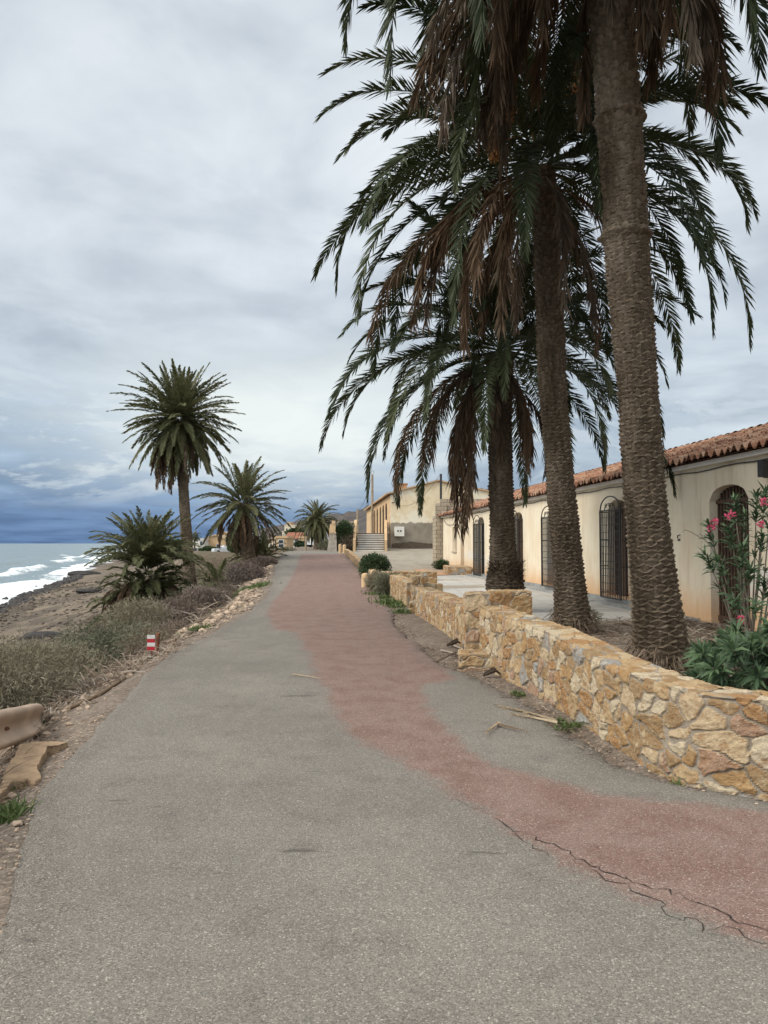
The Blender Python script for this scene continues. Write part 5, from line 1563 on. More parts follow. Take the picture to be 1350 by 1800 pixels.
def build_scrub():
    # mass of dry ground scrub over the bank: nobody could count it
    for name, mat, seed, cnt in (('scrub', M['scrub'], 1, 130), ('scrub', M['scrub_green'], 2, 34)):
        g = np.random.default_rng(seed); L = Leaves()
        k = 0
        while k < cnt:
            Y = 3.0 + 34 * g.random() ** 1.1 + (2 if seed == 2 else 0)
            if k > cnt * 0.62: Y = g.uniform(34, 85)
            xl = float(XL(Y)); D = xl - float(XS(Y))
            d = g.uniform(1.1, min(D * 0.5, 2.4 + Y * 0.2))
            x = xl - d
            if Y < 7.0 and d < 1.7: continue
            if vnoise(np.array([x * 0.55]), np.array([Y * 0.45]), 77)[0] < 0.47: continue
            z = ground_z(x, Y); r = g.uniform(0.3, 0.75) * (0.7 if d < 2.0 else 1.0) * (1 + Y * 0.012); h = r * g.uniform(0.8, 1.2)
            sc = 1 + Y * 0.045
            leaf_cloud(L, (x, Y, z + h * 0.42), (r, r, h * 0.62), int(1500 / (1 + Y * 0.02)), 0.055 * sc ** 0.5, 0.0065 * sc, g, 0.05, tone=(0.05, 0.95), shell=0.35, curl=0.15, mess=0.9)
            k += 1
        tag(L.build(name, mat), kind='stuff')
    bushes = [
        (62, 1142, 13.0, 1.15, 1.0, 'scrub_pale', 'rounded pale olive-grey bush, the biggest below the roadside debris'),
        (172, 1125, 15.5, 1.0, 0.95, 'scrub_green', 'blue-green bush in the middle of the dry scrub on the bank'),
        (250, 1100, 19.0, 1.05, 1.0, 'scrub_pale', 'grey feathery bush just behind the red and white striped marker'),
        (300, 1085, 21.5, 0.9, 0.85, 'scrub_brown', 'dry grey-brown bush at the foot of the lone tall palm'),
        (90, 1100, 21.0, 1.0, 0.8, 'scrub_green', 'dull green bush nearest to the sand of the beach'),
        (432, 1015, 32.5, 0.95, 0.8, 'scrub_brown', 'tangled brown bush between the young palm and the road edge'),
        (462, 1000, 38.5, 0.7, 0.42, 'scrub_brown', 'matted brown bush on the edge of the road close to its crest'),
        (12, 1190, 9.5, 0.9, 0.9, 'scrub_pale', 'dry greenish bush rising behind the beige crash barrier'),
        (360, 1045, 27.5, 0.9, 0.8, 'scrub_brown', 'bare brown bush beside the low young palm'),
    ]
    for i, (px, py, Y, r, h, mt, lab) in enumerate(bushes):
        x = at(px, py, Y)[0]
        shrub('bush', x, Y, r * 1.1, h * 1.15, 11000, 0.07 * (1 + Y * 0.012), 0.0075 * (1 + Y * 0.05), M[mt], lab, 'bush', 300 + i, group='dry bushes on the bank', lobes=8, up=0.1, mess=0.8)
    # weeds
    g = np.random.default_rng(44)
    L = Leaves()
    spots = [(9, 1442, 0.11, 400), (2, 1405, 0.07, 160), (62, 1285, 0.09, 200), (70, 1222, 0.16, 300), (908, 1223, 0.05, 90), (918, 1226, 0.03, 50), (998, 1284, 0.06, 120), (1010, 1278, 0.04, 60), (985, 1272, 0.04, 60), (430, 1040, 0.4, 500), (455, 1032, 0.35, 400), (345, 1110, 0.25, 180), (686, 1062, 0.35, 420), (705, 1078, 0.22, 260), (697, 1068, 0.2, 200), (668, 1046, 0.3, 300), (676, 1052, 0.2, 160), (1190, 1385, 0.03, 20)]
    for (px, py, r, n) in spots:
        p = ground_pt(px, py)
        n = int(n); a = g.uniform(0, 6.28, n); q = np.abs(g.normal(0, r * 0.75, n)) * (0.5 + vnoise(a * 1.6 + px, a * 0 + py, 3))
        P = np.stack([p[0] + q * np.cos(a), p[1] + q * np.sin(a), np.full(n, p[2])], -1); P[:, 2] = np.where((P[:, 0] > XL(P[:, 1])) & (P[:, 0] < XR(P[:, 1])), ZR(P[:, 1]), H(P[:, 0], P[:, 1]))
        D = nrmz(np.stack([g.normal(0, 0.6, n), g.normal(0, 0.6, n), np.ones(n)], -1)); l = g.uniform(0.4, 1.0, n) * (0.07 + r * 0.45)
        L.strips(P, P + D * (l * .5)[:, None], P + D * l[:, None] + np.stack([g.normal(0, 0.3, n), g.normal(0, 0.3, n), -0.2 * np.ones(n)], -1) * l[:, None] * 0.5, nrmz(np.cross(D, g.normal(size=(n, 3)))), np.full(n, 0.006 + p[1] * 0.0009), g.random(n))
    tag(L.build('grass', M['grass']), kind='stuff')

    shrub('bush', at(659, 985, 31)[0], 31.0, 0.78, 1.05, 6500, 0.10, 0.035, M['bush'], 'dense round dark green bush behind the low narrow wall', 'bush', 400, z=0.12, lobes=6)
    shrub('bush', 0.12, 23.6, 0.42, 0.62, 2600, 0.2, 0.016, M['scrub_green'], 'grey-green grassy shrub against the road face of the farther rubble wall', 'bush', 401, z=0.0, up=0.8)
    shrub('bush', -0.35, 25.2, 0.38, 0.6, 1800, 0.2, 0.016, M['scrub_pale'], 'straw-coloured wispy shrub at the foot of the round-topped ochre post', 'bush', 402, z=0.02, up=0.9)
    shrub('bush', 3.3, 44.6, 0.6, 0.5, 2600, 0.12, 0.03, M['bush'], 'low dark plant in front of the concrete block wall', 'bush', 403)
    shrub('ivy_bush', -3.05, 59.3, 1.15, 2.35, 9000, 0.16, 0.055, M['bush'], 'tall dark green bush filling the corner between retaining wall and steps', 'bush', 404, lobes=9)
    shrub('bush', -2.7, 58.6, 0.9, 1.35, 3000, 0.16, 0.035, M['scrub'], 'grey twiggy bush in front of the tall dark green one by the steps', 'bush', 405, lobes=5)
    shrub('bush', at(580, 960, 70)[0], 70, 1.5, 0.9, 2600, 0.2, 0.06, M['scrub_green'], 'olive bush at the roadside in front of the palm beyond the crest', 'bush', 406)
    shrub('bush', at(512, 968, 62)[0], 60, 0.8, 0.3, 600, 0.2, 0.05, M['scrub_pale'], 'low dry tuft at the crest of the road', 'bush', 407)
    shrub('bush', 5.35, 15.6, 0.26, 0.36, 900, 0.08, 0.022, M['bush'], 'small round green bush at the foot of the cream wall by the arched door', 'bush', 408, z=0.05)
    shrub('bush', 3.85, 14.4, 0.22, 0.36, 400, 0.10, 0.016, M['scrub_green'], 'little spiky weed between the two nearest palm trunks', 'bush', 409, z=0.05)


build_scrub()


def oleander(x, y, z, tips, seed, label, nleaf=11, leaf=0.13, flowers=(), crook=True):
    """cane stems fanning from one base, whorls of lance leaves, some pink flowers"""
    g = np.random.default_rng(seed)
    root = thing('oleander', (x, y, z), label, 'shrub')
    st = MB(); L = Leaves()
    for (tx, ty, tz) in tips:
        b = np.array((x + g.normal(0, 0.06), y + g.normal(0, 0.05), z - 0.03)); e = np.array((tx, ty, tz), float)
        m = (b + e) / 2 + np.array([g.normal(0, 0.05), g.normal(0, 0.05), 0.16])
        n = 16; t = np.linspace(0, 1, n)[:, None]
        C_ = (1 - t) ** 2 * b + 2 * t * (1 - t) * m + t ** 2 * e
        st.tube(C_.tolist(), np.linspace(0.014, 0.004, n).tolist(), 5)
        T = nrmz(np.gradient(C_, axis=0)); Ltot = float(np.linalg.norm(e - b))
        s = 0.62 if Ltot > 0.8 else 0.15
        while s < 1.0:
            i = s * (n - 1); i0 = int(i); fr = i - i0; p = C_[i0] * (1 - fr) + C_[min(i0 + 1, n - 1)] * fr; tv = T[i0]
            k = nleaf if s > 0.84 else (5 if g.random() < 0.4 else 0)
            if k:
                a = g.uniform(0, 6.28, k); u = nrmz(np.cross(tv, [0.3, 0.2, 1.0])); v = np.cross(tv, u)
                el = g.uniform(0.25, 1.25, k)
                D = nrmz(np.cos(el)[:, None] * (np.cos(a)[:, None] * u + np.sin(a)[:, None] * v) + np.sin(el)[:, None] * tv)
                l = leaf * g.uniform(0.7, 1.25, k)
                P = np.repeat(p[None], k, 0)
                W = nrmz(np.cross(D, tv[None] + 1e-3)); ro = g.uniform(-0.5, 0.5, k)[:, None]; W = nrmz(W * np.cos(ro) + np.cross(D, W) * np.sin(ro))
                L.strips(P, P + D * (l * 0.5)[:, None], P + D * l[:, None] - np.array([0, 0, 1.0]) * (l * g.uniform(0.05, 0.35, k))[:, None], W, np.full(k, leaf * 0.17), g.uniform(0.05, 0.95, k))
            s += g.uniform(0.035, 0.06) / max(Ltot, 0.5) * 1.2
    st.build('stem', M['twig'], root, smooth=True); L.build('foliage', M['oleander'], root)
    for (p, r) in flowers:
        f = Leaves(); k = 40
        d = nrmz(g.normal(size=(k, 3)) + np.array([0, -0.2, 0.5])); P = np.array(p) + d * r * g.uniform(0.15, 0.65, k)[:, None]
        W = nrmz(np.cross(d, g.normal(size=(k, 3))))
        f.strips(P, P + d * 0.012, P + d * 0.022, W, np.full(k, 0.02), g.random(k))
        f.build('flower', M['petal'], root)
    return root


def build_oleanders():
    g = np.random.default_rng(77)
    bx, by = 3.75, 7.9
    P = [(1245, 920, 7.6), (1262, 985, 7.5), (1280, 930, 7.7), (1290, 880, 7.8), (1330, 870, 7.9), (1355, 890, 7.8), (1240, 975, 7.9), (1305, 960, 7.5), (1320, 1000, 7.5), (1290, 1050, 7.3),
         (1340, 940, 7.7), (1348, 1020, 7.5), (1310, 905, 8.0), (1300, 1010, 8.1), (1375, 930, 7.9), (1390, 990, 7.7), (1400, 880, 8.1), (1330, 1060, 7.4), (1345, 860, 8.1), (1420, 1000, 7.6)]
    tips = [at(*q) for q in P]
    fl = [(at(1256, 918, 7.6), 0.06), (at(1284, 906, 7.6), 0.065), (at(1343, 882, 7.7), 0.06), (at(1338, 922, 7.6), 0.05), (at(1302, 1088, 7.3), 0.04), (at(1250, 928, 7.55), 0.045)]
    o = oleander(bx, by, 0.03, tips, 5, 'tall leggy oleander with pink flowers growing before the arched door', flowers=fl)
    mb = MB()
    for q in ([(1270, 985), (1240, 950), (1215, 935), (1203, 931), (1201, 936)], [(1268, 985), (1245, 955), (1230, 938), (1226, 942)], [(1275, 940), (1258, 925), (1240, 915)]):
        mb.tube([at(a, b, 7.6) for a, b in q], 0.0035, 4)
    mb.build('dry_twig', M['twig'], o)
    # low dark oleander just behind the wall
    tips = []
    for i in range(64):
        px = g.uniform(1215, 1420); py = g.uniform(1110, 1195) - max(0, (px - 1280)) * 0.12; Y = g.uniform(5.5, 6.9)
        if py < 1125 and px < 1260: py = 1160
        tips.append(at(px, py, Y))
    o = oleander(3.05, 6.3, 0.0, tips, 6, 'low bushy dark green oleander pressed against the inside of the curving stone wall', nleaf=13, leaf=0.15, flowers=[(at(1301, 1095, 6.8), 0.03)])


build_oleanders()


# ------------------------------------------------------------------ litter, rubble, stones
def cane(mb, p0, p1, r0=0.012, sag=0.03, g=random):
    m = [(a + b) / 2 for a, b in zip(p0, p1)]; m[2] += sag; m[0] += g.uniform(-0.05, 0.05); m[1] += g.uniform(-0.05, 0.05)
    mb.tube([p0, tuple(m), p1], [r0, r0 * 0.8, r0 * 0.35], 5)


def surf(x, y):
    return float(ZR(y)) + 0.012 if XL(y) < x < XR(y) else ground_z(x, y)


def build_litter():
    g = random.Random(12); ng = np.random.default_rng(12)
    # mulch of shed fronds under the palms
    L = Leaves()
    n = 9000
    Y = ng.uniform(5.2, 16.5, n); lo = np.interp(Y, [4.8, 5.6, 7.8, 9.6, 11.1, 16.5], [2.5, 2.3, 2.1, 1.8, 1.7, 1.5]); hi = FX0 + FK * Y - 0.1
    X = lo + (hi - lo) * ng.random(n); keep = ~((Y > 15.6) & (X > 2.5)); X = X[keep]; Y = Y[keep]; n = len(X)
    hump = 0.14 * vnoise(X * 1.4, Y * 1.4, 5) + 0.02
    P = np.stack([X, Y, hump * ng.random(n)], -1); a = ng.uniform(0, 6.28, n)
    D = nrmz(np.stack([np.cos(a), np.sin(a), ng.normal(0.05, 0.18, n)], -1)); l = ng.uniform(0.12, 0.5, n)
    L.strips(P, P + D * (l * .5)[:, None] + np.array([0, 0, .02]), P + D * l[:, None], nrmz(np.cross(D, ng.normal(size=(n, 3)) * 0.4 + np.array([0, 0, 1.0]))), ng.uniform(0.008, 0.022, n), ng.random(n))
    tag(L.build('litter', M['litter']), kind='stuff')
    # tangle of dry fronds along the left edge of the road
    L = Leaves(); n = 2600
    t = ng.random(n) ** 0.8
    px = np.interp(t, [0, 0.35, 0.6, 1.0], [5, 100, 220, 330]); py = np.interp(t, [0, 0.35, 0.6, 1.0], [1330, 1235, 1170, 1112])
    P = []
    for i in range(n):
        q = ground_pt(px[i] + g.gauss(0, 9), py[i] + g.gauss(6, 8)); P.append((q[0], q[1], q[2] + g.random() * 0.05))
    P = np.array(P); a = ng.normal(0.35, 0.5, n)
    D = nrmz(np.stack([np.sin(-a), np.cos(a), ng.normal(0.03, 0.12, n)], -1)) * np.where(ng.random(n) < 0.5, 1, -1)[:, None]; l = ng.uniform(0.1, 0.55, n)
    L.strips(P, P + D * (l * .5)[:, None] + np.array([0, 0, .02]), P + D * l[:, None], nrmz(np.cross(D, ng.normal(size=(n, 3)) * 0.4 + np.array([0, 0, 1.0]))), ng.uniform(0.006, 0.016, n), ng.random(n))
    n = 1500      # under the barrier
    X = ng.uniform(-3.9, -2.35, n); Y = ng.uniform(4.2, 6.6, n); k_ = X < np.interp(Y, [4.2, 6.6], [-2.25, -2.95]); X = X[k_]; Y = Y[k_]; n = len(X)
    P = np.stack([X, Y, H(X, Y) + 0.12 * ng.random(n)], -1); a = ng.normal(0.2, 0.5, n)
    D = nrmz(np.stack([np.sin(a), np.cos(a), ng.normal(0.0, 0.15, n)], -1)); l = ng.uniform(0.1, 0.45, n)
    L.strips(P, P + D * (l * .5)[:, None] + np.array([0, 0, .02]), P + D * l[:, None], nrmz(np.cross(D, ng.normal(size=(n, 3)) * 0.4 + np.array([0, 0, 1.0]))), ng.uniform(0.006, 0.014, n), ng.random(n))
    n = 2200      # bleached fronds and sticks strewn down the bank
    Y = 3 + 34 * ng.random(n) ** 1.1; dd_ = 0.9 + np.abs(ng.normal(0, 1.6, n)) * (1 + Y * 0.03); X = XL(Y) - dd_
    P = np.stack([X, Y, H(X, Y) + 0.02 + 0.35 * ng.random(n) * np.clip(dd_ - 1, 0, 1)], -1); a = ng.normal(0.3, 0.9, n)
    D = nrmz(np.stack([np.sin(-a), np.cos(a), ng.normal(0.05, 0.3, n)], -1)); l = ng.uniform(0.15, 0.7, n)
    L.strips(P, P + D * (l * .5)[:, None] + np.array([0, 0, .03]), P + D * l[:, None], nrmz(np.cross(D, ng.normal(size=(n, 3)))), ng.uniform(0.006, 0.014, n) * (1 + Y * 0.04), ng.random(n))
    tag(L.build('litter', M['litter']), kind='stuff')
    # crumbs of husk and leaf blown against the right-hand wall
    L = Leaves(); n = 1500
    Y = 4.6 + 13 * ng.random(n) ** 1.0; X = XR(Y) + np.abs(ng.normal(0, 0.22, n)) - 0.12; k_ = vnoise(X * 2, Y * 1.2, 8) + 0.25 * (np.abs(Y - 10.5) < 1.6) > 0.5; X, Y = X[k_], Y[k_]; n = len(X)
    P = np.stack([X, Y, ZR(Y) + 0.02 + 0.015 * ng.random(n)], -1); a = ng.uniform(0, 6.28, n)
    D = nrmz(np.stack([np.cos(a), np.sin(a), ng.normal(0.03, 0.08, n)], -1)); l = ng.uniform(0.02, 0.16, n)
    L.strips(P, P + D * (l * .5)[:, None] + np.array([0, 0, .006]), P + D * l[:, None], nrmz(np.cross(D, ng.normal(size=(n, 3)) * 0.3 + np.array([0, 0, 1.0]))), ng.uniform(0.004, 0.014, n), ng.random(n) * 0.8)
    tag(L.build('litter', M['litter']), kind='stuff')
    # individual canes and dead fronds lying on it
    def stick(pts, r, mat, label, name='cane', lift=0.02):
        W = []
        for (a, b) in pts:
            q = ground_pt(a, b); W.append((q[0], q[1], surf(q[0], q[1]) + lift))
        mb = MB(); mb.tube(W, [r] * (len(W) - 1) + [r * 0.5], 6)
        return tag(mb.build(name, mat, smooth=True), label, 'cane')
    p = ground_pt(62, 1243); e = at(128, 1188, p[1] + 1.6)
    mb = MB(); mb.tube([(p[0], p[1], p[2] + 0.02), tuple((np.array(p) + np.array(e)) / 2 + np.array([0, 0, 0.02])), e], [0.016, 0.014, 0.012], 6)
    tag(mb.build('cane', M['straw']), 'long pale cane sticking up from the debris beside the end of the crash barrier', 'cane')
    stick([(75, 1255), (120, 1225), (165, 1205)], 0.022, M['twig'], 'grey bare frond stalk lying along the debris above the orange slab')
    stick([(45, 1268), (70, 1262), (95, 1267)], 0.016, M['straw'], 'short pale broken cane pointing out from under the crash barrier')
    stick([(70, 1278), (85, 1260), (92, 1245)], 0.014, M['straw'], 'short tan stalk crossing the broken cane by the crash barrier')
    stick([(120, 1250), (180, 1222), (245, 1178)], 0.02, M['straw'], 'ochre frond stalk along the gravel edge short of the striped marker')
    stick([(224, 1172), (229, 1160), (236, 1148)], 0.03, M['twig'], 'stubby grey root end poking from the verge before the striped marker')
    stick([(255, 1165), (275, 1152), (300, 1148)], 0.014, M['dead_frond'], 'thin curved brown stick at the foot of the rusty post')
    stick([(335, 1112), (370, 1080), (425, 1042)], 0.03, M['twig'], 'long grey pole lying along the rubble of the far bank')
    # fronds on the right verge
    def flat_frond(a, b, label, seed, ln=None, mat=M['straw'], nl=26, ll=0.16):
        p = ground_pt(*a); q = ground_pt(*b); gg = np.random.default_rng(seed); LL = Leaves()
        d = (q[0] - p[0], q[1] - p[1]); L_ = math.hypot(*d)
        frond(LL, (p[0], p[1], surf(p[0], p[1]) + 0.02), math.atan2(d[0], d[1]), R(3), 0.06, L_, gg, nl, ll, 0.008, dead=True, start=0.3, rw=0.03, r0=0.0, tone=0.6)
        V = np.concatenate(LL.V); V[:, 2] = np.maximum(V[:, 2], surf(*p[:2]) + 0.012 + 0.006 * gg.random(len(V)))
        LL.V = [V]
        tag(LL.build('dead_frond', mat), label, 'frond')
    flat_frond((985, 1272), (876, 1247), 'long straw-coloured frond lying by the wall with a tuft of grass at its thick end', 1)
    flat_frond((980, 1275), (905, 1262), 'shorter frond tucked beside the long straw-coloured one near the wall', 2, nl=14)
    flat_frond((878, 1277), (855, 1296), 'small split piece of frond alone on the grey asphalt', 3, nl=16, ll=0.08)
    flat_frond((872, 1280), (925, 1294), 'thin dark strand lying beyond the small split frond piece', 4, nl=6, ll=0.05, mat=M['dead_frond'])
    flat_frond((515, 1190), (565, 1200), 'short pale stalk in the middle of the road at the red edge', 5, nl=4, ll=0.04)
    for i, (a, b) in enumerate((((775, 1145), (850, 1172)), ((768, 1168), (835, 1140)), ((790, 1135), (880, 1182)))):
        flat_frond(a, b, ['tangled dry frond heaped against the low stone step', 'dry frond crossing the heap by the stone step at a slant', 'longest dry frond of the heap, ending near the dark husk'][i], 10 + i, mat=M['litter'], nl=50, ll=0.3)
    # dark curled leaf-base husks
    for (px, py, s, lab) in ((860, 1192, 0.06, 'dark curled palm husk lying open on the dirt near the wall'), (795, 1138, 0.07, 'dark brown husk on top of the dry heap by the stone step')):
        p = ground_pt(px, py); mb = MB(); n = 9; V = []
        for i in range(8):
            t = i / 7
            for j in range(n):
                a = -0.2 + 3.5 * j / (n - 1); r = s * (0.45 + 0.75 * t) * (1 + 0.1 * g.uniform(-1, 1))
                V.append((p[0] + (t - 0.5) * s * 2.4, p[1] + r * math.cos(a) * 0.8, p[2] + 0.012 + r * 0.85 - r * 0.85 * math.sin(a) + 0.05 * t))
        mb.add(V, [(i * n + j, i * n + j + 1, (i + 1) * n + j + 1, (i + 1) * n + j) for i in range(7) for j in range(n - 1)])
        mb.tube([(p[0] + s, p[1], p[2] + 0.1), (p[0] + s * 2.6, p[1] + 0.1, p[2] + 0.02)], [0.02, 0.01], 5)
        tag(mb.build('husk', M['bark'], smooth=True), lab, 'husk')
    V = onz(1, 1, 2)
    # rubble stones and gravel
    ico = [(0, 0, 1), (0.9, 0, 0.4), (0.28, 0.85, 0.4), (-0.72, 0.52, 0.4), (-0.72, -0.52, 0.4), (0.28, -0.85, 0.4), (0.72, 0.52, -0.4), (-0.28, 0.85, -0.4), (-0.9, 0, -0.4), (-0.28, -0.85, -0.4), (0.72, -0.52, -0.4), (0, 0, -1)]
    icf = [(0, 1, 2), (0, 2, 3), (0, 3, 4), (0, 4, 5), (0, 5, 1), (1, 6, 2), (2, 7, 3), (3, 8, 4), (4, 9, 5), (5, 10, 1), (6, 7, 2), (7, 8, 3), (8, 9, 4), (9, 10, 5), (10, 6, 1), (11, 7, 6), (11, 8, 7), (11, 9, 8), (11, 10, 9), (11, 6, 10)]
    ico = np.array(ico)
    def stone(mb, x, y, z, s):
        V = ico * (s * np.array([g.uniform(.7, 1.3), g.uniform(.7, 1.3), g.uniform(.45, .8)])) * (1 + ng.uniform(-.22, .22, (12, 1)))
        a = g.uniform(0, 6.28); c, sn = math.cos(a), math.sin(a)
        V = np.column_stack([V[:, 0] * c - V[:, 1] * sn + x, V[:, 0] * sn + V[:, 1] * c + y, V[:, 2] + z + s * 0.15])
        mb.add(V, icf, g.random())
    mb = MB()
    for i in range(1500):
        Y = 3.0 + 38 * g.random() ** 1.2; d = g.choice([g.uniform(0.15, 0.9), g.gauss(0.75, 0.2)])
        x = float(XL(Y)) - max(0.02, d) + g.gauss(0, 0.05)
        s = g.choice([0.012, 0.02, 0.03]) * (1 + Y * 0.06) * g.uniform(0.5, 1.2)
        stone(mb, x, Y, surf(x, Y), s)
    for i in range(900):
        Y = 1.8 + 5.5 * g.random(); x = float(XL(Y)) - abs(g.gauss(0, 0.5)); stone(mb, x, Y, surf(x, Y), g.uniform(0.004, 0.012))
    for i in range(500):
        Y = g.uniform(4.9, 22); x = float(XR(Y)) + abs(g.gauss(0.08, 0.12)); stone(mb, x, Y, float(ZR(Y)), g.uniform(0.004, 0.016))
    for (px, py) in ((1222, 1392), (1237, 1397), (1262, 1394), (1270, 1390), (1330, 1420), (1345, 1415)):
        p = ground_pt(px, py); stone(mb, p[0], p[1], 0.02, 0.014)
    for i in range(260):
        Y = g.uniform(14, 34); d = g.uniform(0.6, 1.15); x = float(XL(Y)) - d; stone(mb, x, Y, surf(x, Y) + 0.02, g.uniform(0.04, 0.11))
    tag(mb.build('gravel', M['gravel']), kind='stuff')
    # dark cobbles at the waterline
    mb = MB()
    for i in range(1400):
        Y = 30 + 90 * g.random() ** 1.3; x = float(XS(Y)) + g.gauss(0.35, 0.5)
        stone(mb, x, Y, SEA + 0.03 + 0.02 * (x - float(XS(Y))), g.uniform(0.06, 0.22) * (1 + (Y - 30) * 0.008))
    tag(mb.build('cobbles', M['rock_dark']), kind='stuff')
    mb = MB()
    for i in range(2600):
        Y = 14 + 80 * g.random() ** 1.3; xs_, xl_ = float(XS(Y)), float(XL(Y)); t_ = g.choice([g.uniform(0.45, 0.98), g.gauss(0.62, 0.05), g.gauss(0.9, 0.04)]); x = xl_ - (xl_ - xs_) * t_
        stone(mb, x, Y, ground_z(x, Y), g.uniform(0.015, 0.07) * (1 + Y * 0.02))
    tag(mb.build('pebbles', M['pebble']), kind='stuff')
    # boulders
    def boulder(px, py, Y, s, sx, mat, lab):
        x, _, z = at(px, py, Y); zz = ground_z(x, Y)
        m = MB(); nn, mm = 14, 20; V = []
        for i in range(nn + 1):
            ph = math.pi * i / nn
            for j in range(mm):
                th = 2 * math.pi * j / mm
                d = 1 + 0.35 * float(fbm(np.array([math.cos(th) * 1.4 + 5 + px]), np.array([math.sin(th) * 1.4 + ph * 1.5]), 3, 4)[0]) * 2 * math.sin(ph)
                V.append((x + s * sx * d * math.sin(ph) * math.cos(th), Y + s * d * math.sin(ph) * math.sin(th), zz + s * 0.15 + s * 0.55 * d * math.cos(ph)))
        m.add(V, [(i * mm + j, (i + 1) * mm + j, (i + 1) * mm + (j + 1) % mm, i * mm + (j + 1) % mm) for i in range(nn) for j in range(mm)])
        tag(m.build('boulder', mat, smooth=False), lab, 'rock')
    boulder(-2, 1137, 23.0, 0.42, 1.3, M['rock'], 'orange sandstone boulder at the edge of the dry bank above the beach')
    boulder(150, 992, 118, 1.0, 2.6, M['rock_dark'], 'dark wave-washed rock in the surf off the far sand spit')
    boulder(72, 1093, 36, 0.5, 1.9, M['rock_dark'], 'long dark lump of dried seaweed-covered rock lying on the sand')
    boulder(160, 1030, 70, 0.5, 3.0, M['rock_dark'], 'low dark ledge on the upper beach by the bushy palm')


build_litter()


